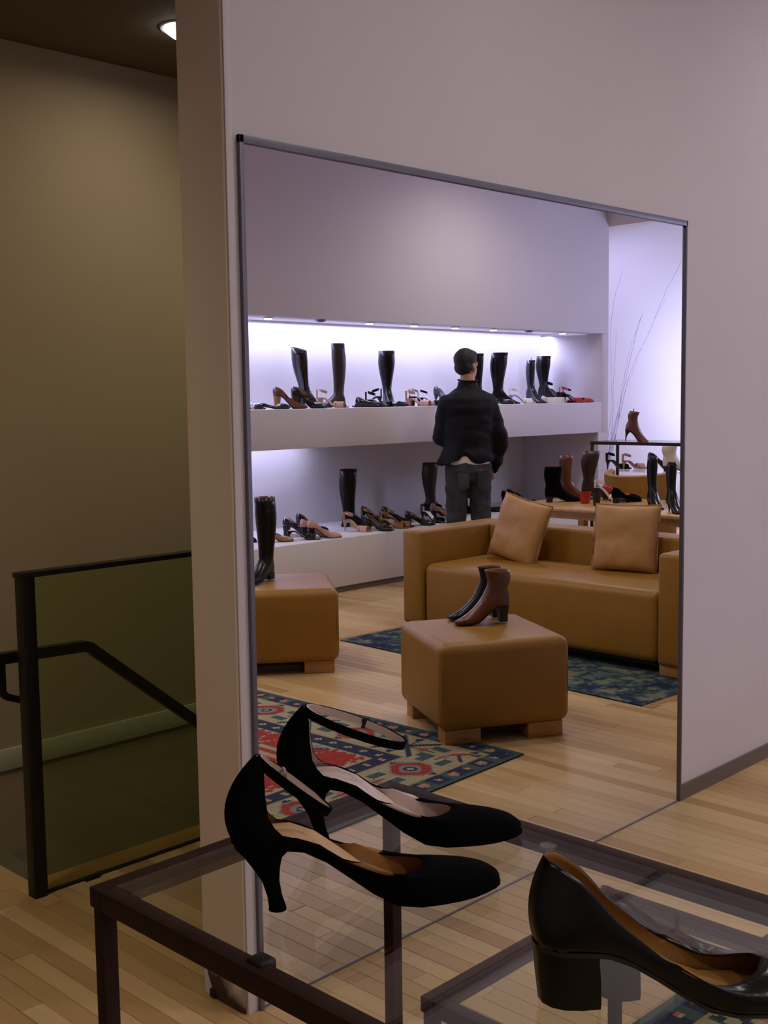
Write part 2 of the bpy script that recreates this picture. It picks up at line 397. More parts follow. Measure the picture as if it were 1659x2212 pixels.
# ------------------------------------------------------------------ the mirror
mr = empty('wall_mirror_panel', (0, 0, 0)); mr.name = 'mirror'
tag(mr, 'tall wall mirror in a thin grey metal frame, reflecting the shoe shop', 'mirror')
MW, MH = 2.0, 2.035
MW = 1.935
box('mirror_pane', (.012, -.004, .004), (MW, -.001, MH-.018), 'mirror', mr)
box('frame_side', (0, -.012, 0), (.012, -.0005, MH), 'frame', mr, bev=.001).name = 'frame_side'
box('frame_side', (MW, -.012, 0), (MW+.008, -.0005, MH), 'frame', mr, bev=.001)
box('frame_top', (0, -.012, MH-.018), (MW+.008, -.0005, MH), 'frame', mr, bev=.001)
box('frame_bottom', (0, -.006, 0), (MW+.008, -.0005, .006), 'frame', mr, bev=.001)
box('corner_bead', (-.032, -.004, 0), (-.014, -.0002, 3.5), 'wall', None, bev=.001)['kind'] = 'structure'

# ------------------------------------------------------------------ balustrade
bl = empty('glass_balustrade', (0, .976, 0)); tag(bl, 'green-tinted glass balustrade with black steel post and top rail beside the stair', 'railing')
box('post', (-.050, -.020, 0), (-.008, .022, .955), 'railblack', bl, bev=.002)
box('top_rail', (-.056, -.022, .950), (2.2, .022, .966), 'railblack', bl, bev=.002)
box('glass_panel', (-.006, -.005, .006), (2.2, .005, .950), 'railglass', bl)
box('bottom_channel', (-.006, -.008, 0), (2.2, .008, .006), 'dark', bl)
hr = empty('stair_handrail', (0, 1.06, .7)); tag(hr, 'black steel handrail with a returned end sloping down behind the glass', 'handrail')
def sq(name, pts, w, m, parent):
    rings = []
    P = [Vector(p) for p in pts]
    for i, p in enumerate(P):
        t0 = (P[i]-P[i-1]).normalized() if i > 0 else (P[1]-P[0]).normalized()
        t1 = (P[i+1]-P[i]).normalized() if i < len(P)-1 else t0
        t = (t0+t1).normalized(); k = 1/max(.4, t.dot(t1))
        s = Vector((0, 1, 0)); u = s.cross(t).normalized()*k
        rings.append([p + s*(w*a) + u*(w*b) for a, b in ((-1, -1), (1, -1), (1, 1), (-1, 1))])
    vs, fs = loft(rings); return mesh(name, vs, fs, m, parent, sharp=30)
sq('rail', [(-.085, 0, .008), (.205, 0, .0), (.222, 0, -.006), (.238, 0, -.020), (2.1, 0, -1.52)], .016, 'railblack', hr)
sq('returned_end', [(-.072, 0, .004), (-.072, 0, -.095), (-.060, 0, -.108), (-.012, 0, -.128)], .010, 'railblack', hr)
tubeo('bracket', [(.9, 0, -.56), (.9, -.03, -.60), (.9, -.078, -.60)], .008, 'railblack', hr)
# recessed hall lamp
hl = empty('recessed_ceiling_light', (1.035, 1.565, 2.83)); tag(hl, 'bright round recessed lamp in the dim hall ceiling beside the wall end', 'light')
n = 24
vs, fs = loft([[(r*math.cos(2*PI*j/n), r*math.sin(2*PI*j/n), z) for j in range(n)] for r, z in ((.095, 0), (.092, -.006), (.078, -.006), (.078, -.001))], cap0=False, cap1=False); mesh('trim_ring', vs, fs, 'fixture', hl)
vs, fs = loft([[(r*math.cos(2*PI*j/n), r*math.sin(2*PI*j/n), z) for j in range(n)] for r, z in ((.078, -.001), (.076, -.014), (.05, -.034))]); mesh('bulb', vs, fs, 'glow', hl)

# ------------------------------------------------------------------ glass display tables
def display_table(loc, W, D, H, label, tw=.019, cat='table', shelf=None):
    t = empty('glass_display_table', loc); tag(t, label, cat, 'glass topped steel display tables')
    for (x, y) in ((tw/2, -tw/2), (W-tw/2, -tw/2), (tw/2, -D+tw/2), (W-tw/2, -D+tw/2)):
        box('leg', (x-tw/2, y-tw/2, 0), (x+tw/2, y+tw/2, H-tw-.004), 'bronze', t, bev=.0015)
    bm = bmesh.new(); z0, z1 = H-tw-.006, H-.001; e = .003
    addbox(bm, (-e, -tw, z0), (W+e, e, z1), .002)
    addbox(bm, (-e, -D-e, z0), (W+e, -D+tw, z1), .002)
    addbox(bm, (-e, -D+tw, z0), (tw, -tw, z1), .002)
    addbox(bm, (W-tw, -D+tw, z0), (W+e, -tw, z1), .002)
    frombm('table_frame', bm, 'bronze', t)
    bm = bmesh.new()
    for a, b in (((tw, -D+tw, z0+.002), (tw+.008, -tw, H-.0095)), ((W-tw-.008, -D+tw, z0+.002), (W-tw, -tw, H-.0095)), ((tw, -tw-.008, z0+.002), (W-tw, -tw, H-.0095)), ((tw, -D+tw, z0+.002), (W-tw, -D+tw+.008, H-.0095))):
        addbox(bm, a, b)
    frombm('glass_ledge', bm, 'bronze', t)
    box('glass_top', (tw+.0005, -D+tw+.0005, H-.009), (W-tw-.0005, -tw-.0005, H-.001), 'tableglass', t)
    if shelf: box('glass_shelf', (tw, -D+tw, shelf-.008), (W-tw, -tw, shelf), 'tableglass', t)
    return t
T1 = display_table((-.992, -.935, 0), .492, .95, .9, 'tall brown steel display table with clear glass top, holding the black shoes in front')
box('rubber_stop', (.006, -.292, .889), (.019+.008, -.268, .903), 'soleblack', T1, bev=.003)
for (x, y) in ((.47, -.30), (.47, -.62)):
    vs, fs = loft([[(x-.006+r*math.cos(2*PI*j/16), y+r*math.sin(2*PI*j/16), z) for j in range(16)] for r, z in ((.011, .888), (.011, .8915))])
    mesh('glass_pad', vs, fs, 'base', T1)
T2 = display_table((-.485, -.980, 0), .500, .90, .585, 'low steel display table seen through the taller table\'s glass top')
display_table((6.80, -2.55, 0), .42, 1.13, 1.05, 'narrow steel and glass display rack near the bluish end wall', tw=.022, cat='rack', shelf=.80)

# ------------------------------------------------------------------ shoes
WT = ([0, .01, .04, .10, .2, .32, .44, .58, .69, .80, .90, .96, .99, 1], [0, .30, .58, .74, .74, .66, .62, .80, 1.0, .95, .72, .46, .24, 0])
WR = ([0, .01, .04, .10, .2, .32, .44, .58, .69, .80, .90, .96, .99, 1], [0, .30, .58, .74, .74, .68, .68, .86, 1.0, 1.0, .92, .74, .45, 0])
WA = ([0, .01, .04, .10, .2, .32, .44, .58, .69, .80, .90, .96, .99, 1], [0, .30, .60, .78, .76, .70, .70, .84, 1.0, .90, .66, .48, .32, .0])
_cache = {}
def cached(key, fn):
    if key not in _cache: _cache[key] = fn()
    return _cache[key]
def mk(vs, fs, smooth=True, sharp=50):
    me = bpy.data.meshes.new('m'); me.from_pydata([tuple(v) for v in vs], [], fs)
    bm = bmesh.new(); bm.from_mesh(me); bmesh.ops.remove_doubles(bm, verts=bm.verts[:], dist=1e-5); bmesh.ops.recalc_face_normals(bm, faces=bm.faces[:]); bm.to_mesh(me); bm.free()
    for p in me.polygons: p.use_smooth = True
    me.set_sharp_from_angle(angle=math.radians(sharp)); return me
def solid(me, th, second=True):
    """thicken an open shell inwards; the inside faces take material 1"""
    o = bpy.data.objects.new('tmp', me); COL.objects.link(o)
    md = o.modifiers.new('s', 'SOLIDIFY'); md.thickness = th; md.offset = -1; md.thickness_clamp = 1.0; md.material_offset = 1 if second else 0; md.material_offset_rim = 0
    for k in ('A', 'B'): me.materials.append(bpy.data.materials.get('black_sole'))
    dg = bpy.context.evaluated_depsgraph_get(); me2 = bpy.data.meshes.new_from_object(o.evaluated_get(dg)); bpy.data.objects.remove(o)
    return me2
class Last:
    def __init__(s, L=.25, hw=.040, hh=.06, toe='point', ns=14):
        s.L, s.hw, s.hh, s.ns, s.toe = L, hw, hh, ns, toe
    def W(s, t): return s.hw*ipc(t, *(WT if s.toe == 'point' else WA if s.toe == 'almond' else WR))
    def zs(s, t):
        z = s.hh*(1 - smooth01((t-.20)/.46)); z += .007*max(0, (t-.8)/.2)**2; return z + .003
    def feather(s, u, side):
        t = .5 - .5*math.cos(PI*u); return Vector((t*s.L, side*s.W(t), s.zs(t)))
def shell(last, rim, ctrl, m=7, rings_up=None):
    ns = last.ns
    cols = []
    loop = [(j/ns, 1) for j in range(ns+1)] + [(j/ns, -1) for j in range(ns-1, 0, -1)]
    for u, sd in loop:
        a = last.feather(u, sd); b = rim(u, sd); c = ctrl(u, sd, a, b)
        col = [a*(1-k)**2 + c*2*k*(1-k) + b*k*k for k in [i/m for i in range(m+1)]]
        if rings_up: col += [f(u, sd) for f in rings_up]
        cols.append(col)
    n = len(cols); K = len(cols[0]); vs = [p for c in cols for p in c]; fs = []
    for i in range(n):
        j = (i+1) % n
        for k in range(K-1): fs.append((i*K+k, j*K+k, j*K+k+1, i*K+k+1))
    return vs, fs
def strip(last, k=.85, dz=.0042, lo=0.0, hi=1.0, n=16):
    vs, fs = [], []
    for i in range(n+1):
        t = lo + (hi-lo)*(.5-.5*math.cos(PI*i/n)); w = last.W(t)*k; z = last.zs(t)+dz
        vs += [(t*last.L, w, z), (t*last.L, w*.4, z-.0012), (t*last.L, -w*.4, z-.0012), (t*last.L, -w, z)]
    for i in range(n):
        for q in range(3): fs.append((i*4+q, i*4+q+1, i*4+q+5, i*4+q+4))
    return vs, fs
def soleslab(last, th=.004, n=18, k=1.02):
    vs, fs = [], []
    for i in range(n+1):
        t = .5-.5*math.cos(PI*i/n); w = last.W(t)*k; z = last.zs(t)
        b = max(0.0, z-th-(last.hh > .075)*.007*math.sin(PI*max(0, min(1, (t-.05)/.6))))
        vs += [(t*last.L, w, z+.0008), (t*last.L, -w, z+.0008), (t*last.L, -w*.97, b), (t*last.L, w*.97, b)]
    for i in range(n):
        for q in range(4): fs.append((i*4+q, i*4+(q+1) % 4, i*4+4+(q+1) % 4, i*4+4+q))
    return vs, fs
def heelmesh(last, kind):
    L, hh = last.L, last.hh; rings = []; n = 14
    if kind == 'flat' : secs = [(0, .10, .036, .028), (1, .10, .036, .029)]; hh = max(hh, .012)
    elif kind == 'block': secs = [(0, .125, .0285, .026), (.1, .125, .029, .0265), (.5, .12, .030, .027), (.85, .115, .0300, .0265), (1, .112, .0315, .0270)]
    elif kind == 'chunky': secs = [(0, .10, .022, .021), (.5, .105, .023, .022), (.85, .105, .027, .025), (1, .11, .031, .028)]
    elif kind == 'curve': secs = [(0, .162, .0105, .010), (.04, .162, .0098, .0095), (.2, .152, .0085, .0085), (.40, .140, .0098, .010), (.58, .128, .0150, .013), (.75, .118, .0215, .018), (.88, .122, .032, .024), (1, .150, .046, .027)]
    else: secs = [(0, .07, .005, .005), (.3, .065, .006, .006), (.6, .07, .010, .010), (.85, .09, .020, .018), (1, .11, .030, .026)]
    for f, cx, rx, ry in secs:
        z = f*hh
        ring = []
        for j in range(n):
            a = 2*PI*j/n; ca, sa = math.cos(a), math.sin(a)
            x = cx*L + rx*(ca if ca < 0 else ca*.9); y = ry*sa
            if kind in ('block', 'flat', 'chunky') and ca > .0: x = cx*L + rx*min(1, ca*1.6)*.9; y = ry*max(-1, min(1, sa*1.15))
            zz = z
            if f == 1: zz = last.zs(max(0, min(1, x/L))) + .001
            elif f > .6: zz = z + (last.zs(max(0, min(1, x/L))) - hh - .003)*(f-.6)/.4
            ring.append((x, y, max(0, zz)))
        rings.append(ring)
    return loft(rings)
def part(name, me, mats, parent):
    o = link(name, me.copy() if len(me.materials) else me, parent, mats); return o
def addpart(name, key, fn, mats, parent):
    """mesh data cached per shape and material set"""
    kk = (key, tuple(mats))
    if kk not in _cache:
        me = fn().copy() if False else fn()
        if len(me.materials) >= len(mats):
            for i_, m in enumerate(mats): me.materials[i_] = M[m]
        else:
            for m in mats: me.materials.append(M[m])
        _cache[kk] = me
    o = bpy.data.objects.new(name, _cache[kk]); COL.objects.link(o); o.parent = parent; return o
def pump(loc, ang, label, cat='shoe', group=None, L=.25, hw=.038, hh=.06, heel='chunky', toe='point', up='black', lining='inner', ins='insole', heelm='soleblack',
         throat=.66, vh=.042, back=.055, side=.036, ns=12, m=6, dorsay=False, name='court_shoe', straps=(), z=0):
    t = empty(name, loc, ang); tag(t, label, cat, group)
    la = Last(L, hw, hh, toe, ns); key = (L, hw, hh, toe, ns, m, throat, vh, back, side, dorsay)
    def rim(u, sd):
        q = .5-.5*math.cos(PI*u); tr = .035 + (throat-.035)*q
        w = la.hw*ipc(q, [0, .02, .08, .2, .45, .7, .88, .96, 1], [0, .28, .50, .60, .64, .76, .64, .40, 0])
        if dorsay:
            h = ipc(q, [0, .03, .06, .09, .12, .16, .22, .34, .50, .60, .70, .80, .90, 1], [back, back*.97, back*.84, back*.58, back*.32, .016, .007, .004, .005, .010, .019, .027, .033, vh])
            w = la.hw*ipc(q, [0, .02, .08, .14, .22, .32, .5, .72, .9, .97, 1], [0, .24, .40, .52, .72, .74, .68, .86, .68, .40, 0])
            tr = tr + (.055*(h/back)**1.5 if q < .3 else 0)
        else:
            h = ipc(q, [0, .05, .15, .35, .6, .85, 1], [back, back-.003, back*.72+side*.28, side+.003, side-.006, side-.003, vh])
        return Vector((tr*L, sd*w, la.zs(tr)+h))
    def ctrl(u, sd, a, b):
        q = .5-.5*math.cos(PI*u)
        if q > .5:
            f = (q-.5)*2; x = b.x + (a.x-b.x)*(.84+.15*f); return Vector((x, a.y*1.06, a.z + (b.z-a.z)*(.97 - .10*f)))
        back_ = -.026*(1-q*2)**2 if dorsay else -.010*(1-q*2)**2
        return Vector((a.x*.6+b.x*.4 + back_ - (.006 if q < .05 else 0), (a.y*1.15+b.y)/2*1.1, a.z*.5 + b.z*.5))
    def fu(): return solid(mk(*shell(la, rim, ctrl, m)), .0016)
    addpart('upper', ('up',)+key, fu, (up, lining), t)
    addpart('insole', ('in',)+key, lambda: mk(*strip(la)), (ins,), t)
    addpart('sole', ('so', L, hw, hh, toe), lambda: mk(*soleslab(la)), ('suede' if dorsay else 'soleblack',), t)
    if heel: addpart('heel', ('he', L, hw, hh, toe, heel), lambda: mk(*heelmesh(la, heel)), (heelm,), t)
    t['_L'] = L
    return t, la
def band(name, pts, w, m, parent, up=None, th=.0015):
    """flat strap along pts; its width lies along up"""
    P = [Vector(p) for p in pts]; up = Vector(up or (0, 0, 1)).normalized(); rings = []
    for i, p in enumerate(P):
        tg = (P[min(i+1, len(P)-1)]-P[max(i-1, 0)]).normalized(); nrm = tg.cross(up).normalized()*th
        rings.append([p+up*w/2+nrm, p-up*w/2+nrm, p-up*w/2-nrm, p+up*w/2-nrm])
    vs, fs = loft(rings); return mesh(name, vs, fs, m, parent, sharp=50)
def anklestrap(t, la, x0, z0, length, half, drop, up='suede', inside='insole_lit', w=.010):
    """loop standing forward from the top of the heel counter"""
    n = 28; pts = []
    for i in range(n+1):
        a = -PI + 2*PI*i/n
        x = length*(.5+.5*math.cos(a)); y = half*math.sin(a)*(1.0)
        pts.append((x0 + x*math.cos(drop), y, z0 - x*math.sin(drop)))
    upv = (math.sin(drop), 0, math.cos(drop))
    s = band('ankle_strap', pts, w, up, t, upv)
    band('strap_lining', [(p[0]*.999 + (.0012 if i < 4 or i > n-4 else -.0012 if abs(i-n/2) < 4 else 0), p[1]*.955, p[2]) for i, p in enumerate(pts)], w*.92, inside, s, upv, th=.0009)
    return s, pts, upv
# the three big shoes on the table -------------------------------------------------
ZT = .900
SH = dict(L=.300, hw=.036, hh=.080, heel='curve', toe='almond', up='suede', heelm='suede', throat=.705, vh=.036, back=.090, ns=30, m=12, dorsay=True, name='ankle_strap_shoe', group='pair of black suede ankle-strap shoes')
s1, la = pump((-.929, -1.112, ZT), math.radians(-33.5), 'nearer black suede ankle-strap heel on the glass, its strap fallen low, orange-brown lining', ins='insole', lining='inner', **SH)
st1, pts, upv = anklestrap(s1, la, .030, .168, .100, .021, math.radians(40))
box('buckle', (-.0035, -.008, -.006), (.0035, .008, .006), 'metal', st1, bev=.002).location = pts[22]
s2, la = pump((-.757, -.996, ZT), math.radians(-44), 'farther black suede ankle-strap heel, its strap standing open and its lining coloured pale as reflected light', ins='insole_lit', lining='insole_lit', **SH)
st2, pts, upv = anklestrap(s2, la, .030, .168, .132, .034, math.radians(21))
box('buckle', (-.006, -.0025, -.007), (.006, .0025, .007), 'soleblack', st2, bev=.002).location = pts[20]
s3, la = pump((-.850, -1.453, ZT), math.radians(-47), 'black leather court shoe with low block heel at the glass table corner nearest the viewer', L=.262, hw=.040, hh=.052, heel='block', toe='round',
              up='black', lining='inner', ins='inner', heelm='black', throat=.79, vh=.033, back=.080, side=.026, ns=34, m=12)
t, la = pump((-.315, -1.160, .585), math.radians(-41), 'black court shoe on the low table, seen through the glass top', L=.29, hw=.046, hh=.075, back=.08, heel='block', toe='round', up='black', ins='innerdark', lining='innerdark', throat=.66, ns=20, m=8)

# virtual (mirror) coordinates used below: n = -y, and mirrored angle
def boot(loc, ang, label, L=.26, hw=.038, hh=.05, H=.42, heel='chunky', toe='round', up='black', heelm='soleblack', rt=.062, lean=(0, 0), ank=.036, group=None, name='tall_boot', inner='innerdark', cat='boot', top_slope=0.0, zip_=False):
    t = empty(name, loc, ang); tag(t, label, cat, group)
    ns, m = 12, 6; la = Last(L, hw, hh, toe, ns)
    za = hh + .085; key = (L, hw, hh, H, toe, rt, lean, ank, top_slope)
    def rim(u, sd): a = PI*u; return Vector((.22*L - (ank+.008)*math.cos(a), sd*ank*.86*math.sin(a), za + .006*(1-math.cos(a))*0))
    def ctrl(u, sd, a, b):
        q = .5-.5*math.cos(PI*u)
        if q > .5: f = smooth01((q-.5)*2.2); return Vector((b.x + (a.x-b.x)*(.50-.22*f), a.y*1.12*(1-f)+a.y*1.0*f, a.z + (b.z-a.z)*(.50 - .38*f) + .020*f + .006))
        return Vector((a.x*.5+b.x*.5-.012*(1-2*q), (a.y+b.y)*.58, (a.z+b.z)/2))
    ups = []
    K = 7
    for k in range(1, K+1):
        f = k/K
        def g(u, sd, f=f):
            a = PI*u; r = ank + (rt-ank)*math.sin(min(1, f*1.25)*PI/2)**1.6
            if f > .85 and H > .3: r -= .003
            z = za + (H-za)*f - top_slope*f**3*math.cos(a)*r*-1
            cx = .22*L + lean[0]*(z-za) - .010*math.sin(f*PI); cy = lean[1]*(z-za)
            return Vector((cx - (r+.006)*math.cos(a), cy + sd*r*.88*math.sin(a), z))
        ups.append(g)
    addpart('upper', ('bo',)+key, lambda: solid(mk(*shell(la, rim, ctrl, m, ups)), .003), (up, inner), t)
    addpart('sole', ('so', L, hw, hh, toe), lambda: mk(*soleslab(la, .006)), ('soleblack',), t)
    addpart('heel', ('he', L, hw, hh, toe, heel), lambda: mk(*heelmesh(la, heel)), (heelm,), t)
    if zip_:
        f = .94; r = rt
        tubeo('pull_tab', [(.22*L-.02, -.02, H-.004), (.22*L-.02, -.02, H+.02), (.22*L-.012, -.02, H+.02)], .004, up, t, n=6)
    return t
def V(w, n, z): return (w, -n, z)
def A(deg): return math.radians(-deg)
def sandal(loc, ang, label, group=None, L=.25, hw=.040, hh=.075, heel='stiletto', c='nude', ins='insole', heelm='soleblack', name='sandal', toe='round', style=0):
    t = empty(name, loc, ang); tag(t, label, 'shoe', group); la = Last(L, hw, hh, toe, 10)
    addpart('insole', ('sin', L, hw, hh, toe), lambda: mk(*strip(la, .98, .004)), (ins,), t)
    addpart('sole', ('so', L, hw, hh, toe), lambda: mk(*soleslab(la, .006)), (heelm,), t)
    addpart('heel', ('he', L, hw, hh, toe, heel), lambda: mk(*heelmesh(la, heel)), (heelm,), t)
    def arc(t0, t1, h, w=.012):
        n = 8; P = []
        for i in range(n+1):
            a = PI*i/n; tt = t0 + (t1-t0)*i/n; P.append((tt*L, la.W(tt)*math.cos(a), la.zs(tt)+.002+h*math.sin(a)))
        return P
    def key(n): return ('st', L, hw, hh, toe, n)
    def bandmesh(P, w):
        rings = []
        for p in P: rings.append([(p[0]-w/2, p[1], p[2]+.001), (p[0]+w/2, p[1], p[2]+.001), (p[0]+w/2, p[1]*.96, p[2]-.0015), (p[0]-w/2, p[1]*.96, p[2]-.0015)])
        return mk(*loft(rings))
    addpart('toe_strap', key('a'), lambda: bandmesh(arc(.74, .74, .042), .055), (c,), t)
    if style == 0: addpart('cross_strap', key('b'), lambda: bandmesh(arc(.56, .66, .042), .020), (c,), t)
    def loop():
        P = []; n = 16
        for i in range(n+1):
            a = -PI+2*PI*i/n; P.append(((.10+.24*(.5+.5*math.cos(a)))*L, .030*math.sin(a), hh+.062-.02*(.5+.5*math.cos(a))))
        return mk(*loft([[(p[0], p[1], p[2]+.009), (p[0], p[1]*1.08, p[2]), (p[0], p[1], p[2]-.009), (p[0], p[1]*.92, p[2])] for p in P]))
    addpart('ankle_strap', key('c'), loop, (c,), t)
    addpart('heel_strap', key('d'), lambda: mk(*loft([[(.02*L+x, y, la.zs(.02)+z) for x, y in ((0, -.016), (.005, -.016), (.005, .016), (0, .016))] for z in (0, .03, .062)])), (c,), t)
    return t
def small_pump(loc, ang, label, group=None, **k):
    d = dict(L=.255, hw=.040, hh=.075, back=.062, heel='chunky', ns=10, m=4, group=group); d.update(k)
    return pump(loc, ang, label, **d)[0]

# ------------------------------------------------------------------ upper shelf
ZS = Z1 + .284
US = 'shoes on the upper lit shelf'; UB = 'boots on the upper lit shelf'
small_pump(V(3.675, 4.420, ZS), A(-49), 'black and silver slingback shoe at the left end of the upper shelf', US, hh=0.020, heel='flat', up='patent', lining='silver', ins='silver', back=.02, side=.02)
sandal(V(3.620, 4.620, ZS), A(-54), 'silver strappy sandal behind the black slingback, upper shelf left end', US, c='silver', ins='silver')
small_pump(V(3.875, 4.450, ZS), A(-54), 'brown-heeled pump, first of the row left of the leaning boot', US, hh=0.100, back=.062, heel='chunky', up='brown', heelm='gold', ins='gold')
small_pump(V(4.005, 4.400, ZS), A(-56), 'black pointed pump with silver toe, second of the row left of the leaning boot', US, hh=0.100, back=.062, heel='chunky', up='patent', heelm='brown', ins='gold', lining='gold')
small_pump(V(4.060, 4.440, ZS), A(-56), 'black strapped pump, third of the row left of the leaning boot', US, hh=0.100, back=.06, heel='chunky', up='black', lining='gold', ins='gold')
sandal(V(4.275, 4.430, ZS), A(-54), 'rose pink strappy shoe just in front of the leaning boot', US, hh=0.075, heel='chunky', c='nude', ins='nude', heelm='nude')
boot(V(4.32, 4.68, ZS), A(-75), 'tall glossy black boot leaning to the left on the upper shelf', up='patent', H=.45, rt=.060, hh=.06, lean=(-.0, .22), heel='chunky', toe='point', top_slope=.3)
boot(V(4.72, 4.58, ZS), A(170), 'tall dark brown boot with its toe to the left, upper shelf', up='darkbrown', H=.50, rt=.054, hh=.02, heel='flat', L=.27)
small_pump(V(4.715, 4.450, ZS), A(-64), 'black round-toed shoe with cream lining right of the brown boot', US, hh=0.020, heel='flat', toe='round', up='patent', lining='whiteleather', ins='whiteleather')
sandal(V(4.835, 4.470, ZS), A(-62), 'black shoe with a raised ankle strap, upper shelf', US, hh=0.055, heel='flat', c='black', ins='gold', heelm='soleblack')
small_pump(V(4.975, 4.470, ZS), A(-54), 'flat black pointed shoe left of the wide boot', US, hh=0.015, heel='flat', up='patent', back=.025, side=.022)
boot(V(5.22, 4.62, ZS), A(-120), 'wide-topped black knee boot in the middle of the upper shelf', up='black', H=.45, rt=.078, hh=.05, ank=.040)
sandal(V(5.060, 4.500, ZS), A(150), 'black kitten-heel slingback beside the wide boot', US, hh=0.080, heel='stiletto', c='black', ins='silver')
sandal(V(5.255, 4.400, ZS), A(-69), 'nude sandal with knotted straps below the wide boot', US, hh=0.060, heel='chunky', c='nude', ins='nude', heelm='nude')
sandal(V(5.375, 4.470, ZS), A(-59), 'silver-white strappy sandal next to the nude one', US, hh=0.075, heel='chunky', c='silver', ins='nude')
sandal(V(5.400, 4.440, ZS), A(-49), 'black strappy sandal with raised strap, right of the silver-white one', US, hh=0.065, heel='chunky', c='black', ins='nude')
small_pump(V(5.535, 4.340, ZS), A(-59), 'dark teal flat shoe at the shelf edge left of the person', US, hh=0.015, heel='flat', toe='round', up='patent', back=.03, side=.026)
small_pump(V(5.675, 4.370, ZS), A(-59), 'chestnut flat shoe at the shelf edge left of the person', US, hh=0.015, heel='flat', toe='round', up='brown', back=.03, side=.026)
small_pump(V(5.780, 4.580, ZS), A(-95), 'black high pump with silver inside, toe towards the room, left of the person', US, hh=0.100, heel='stiletto', up='patent', lining='silver', ins='silver', back=.06)
box('acrylic_riser', (5.90, -4.27, ZS), (6.02, -4.18, ZS+.03), 'whiteleather', None, bev=.003); tag(bpy.data.objects['acrylic_riser'], 'small white riser block at the shelf edge left of the person', 'riser')
boot(V(6.36, 4.64, ZS), A(-90), 'tall black boot standing mostly hidden behind the person\'s head', up='black', H=.45, rt=.060, hh=.05)
boot(V(6.56, 4.58, ZS), A(-40), 'tall black boot flaring at the top, just right of the person', up='black', H=.46, rt=.072, hh=.04, ank=.038, lean=(.05, 0))
small_pump(V(6.335, 4.450, ZS), A(-49), 'black and white pointed shoe at the person\'s shoulder', US, hh=0.020, heel='flat', up='patent', lining='whiteleather', ins='whiteleather')
sandal(V(6.695, 4.490, ZS), A(-44), 'clear-white strappy sandal left of the slim boot, nearer one', US, c='whiteleather', ins='whiteleather', heelm='silver')
sandal(V(6.740, 4.520, ZS), A(-39), 'clear-white strappy sandal left of the slim boot, farther one', US, c='whiteleather', ins='whiteleather', heelm='silver')
boot(V(7.08, 4.58, ZS), A(-100), 'slim black stretch boot, narrowest on the upper shelf', up='patent', H=.40, rt=.044, hh=.06, ank=.034, heel='stiletto', toe='point', zip_=True)
boot(V(7.47, 4.74, ZS), A(-70), 'tall black heeled boot against the end of the upper niche', up='black', H=.45, rt=.066, hh=.08, ank=.034, heel='stiletto', toe='point')
box('white_shoe_box', (7.16, -4.46, ZS), (7.36, -4.33, ZS+.055), 'whiteleather', None, bev=.004); tag(bpy.data.objects['white_shoe_box'], 'low cream block under the strappy sandals at the upper shelf right end', 'riser')
sandal(V(7.17, 4.44, ZS+.055), A(-20), 'black strappy sandal on the cream block', US, c='black', ins='silver', hh=0.075)
sandal(V(7.30, 4.32, ZS), A(-44), 'wine red and grey strappy sandal right of the cream block', US, c='red', ins='silver', hh=0.085)
sandal(V(7.470, 4.450, ZS), A(-49), 'black high strappy sandal at the right end of the upper shelf', US, c='black', ins='red', hh=0.075)
small_pump(V(7.455, 4.320, ZS), A(-44), 'crimson flat pointed shoe, last on the upper shelf', US, hh=0.012, heel='flat', up='red', back=.02, side=.02)

# ------------------------------------------------------------------ lower bench
LS = 'shoes on the lower bench'
small_pump(V(3.700, 4.720, ZB), A(-84), 'black shoe half hidden behind the boot on the left ottoman', LS, up='black')
small_pump(V(3.740, 4.520, ZB), A(-44), 'bronze pointed shoe at the front left of the bench pile', LS, hh=0.065, up='gold', ins='gold')
sandal(V(3.935, 4.420, ZB), A(-39), 'navy strappy sandal at the front of the bench pile', LS, hh=0.065, c='patent', ins='nude')
small_pump(V(4.115, 4.360, ZB), A(-42), 'nude pointed shoe with grey toe, front of the bench pile', LS, hh=0.075, up='nude', lining='nude')
small_pump(V(4.100, 4.440, ZB), A(-42), 'rose nude shoe, right front of the bench pile', LS, hh=0.075, up='nude', lining='gold', ins='nude')
small_pump(V(4.060, 4.600, ZB), A(-44), 'navy and silver shoe in the rear row of the bench pile', LS, hh=0.075, up='patent', lining='silver', ins='silver')
small_pump(V(4.160, 4.700, ZB), A(-44), 'beige pointed shoe in the rear row of the bench pile', LS, hh=0.075, up='nude', lining='silver', ins='silver')
small_pump(V(4.340, 4.760, ZB), A(-44), 'dark blue pump with upright heel counter at the right rear of the bench pile', LS, hh=0.085, up='patent', lining='nude', ins='nude')
boot(V(4.80, 4.72, ZB), A(-35), 'tall straight black boot standing alone on the lower bench', up='black', H=.47, rt=.066, hh=.02, heel='flat', L=.27, ank=.042)
sandal(V(4.600, 4.500, ZB), A(-69), 'nude strappy sandal at the left of the bench cluster', LS, hh=0.085, c='nude', heelm='nude')
small_pump(V(4.815, 4.360, ZB), A(-74), 'black round-toe shoe at the front of the bench cluster', LS, hh=0.065, toe='round', up='patent')
sandal(V(4.840, 4.520, ZB), A(-64), 'bronze strappy sandal in the bench cluster', LS, hh=0.095, c='gold', ins='insole')
sandal(V(4.895, 4.410, ZB), A(-64), 'orange-tan sandal in front in the bench cluster', LS, hh=0.065, c='inner', ins='insole', heelm='inner')
sandal(V(4.980, 4.440, ZB), A(-54), 'olive gold sandal at the right front of the bench cluster', LS, hh=0.075, c='gold', ins='gold')
small_pump(V(5.215, 4.350, ZB), A(-59), 'small dark glossy shoe at the right edge of the bench cluster', LS, hh=0.055, up='patent')
small_pump(V(5.020, 4.720, ZB), A(-64), 'black pump with square silver buckle at the back of the bench cluster', LS, hh=0.095, up='black', lining='silver')
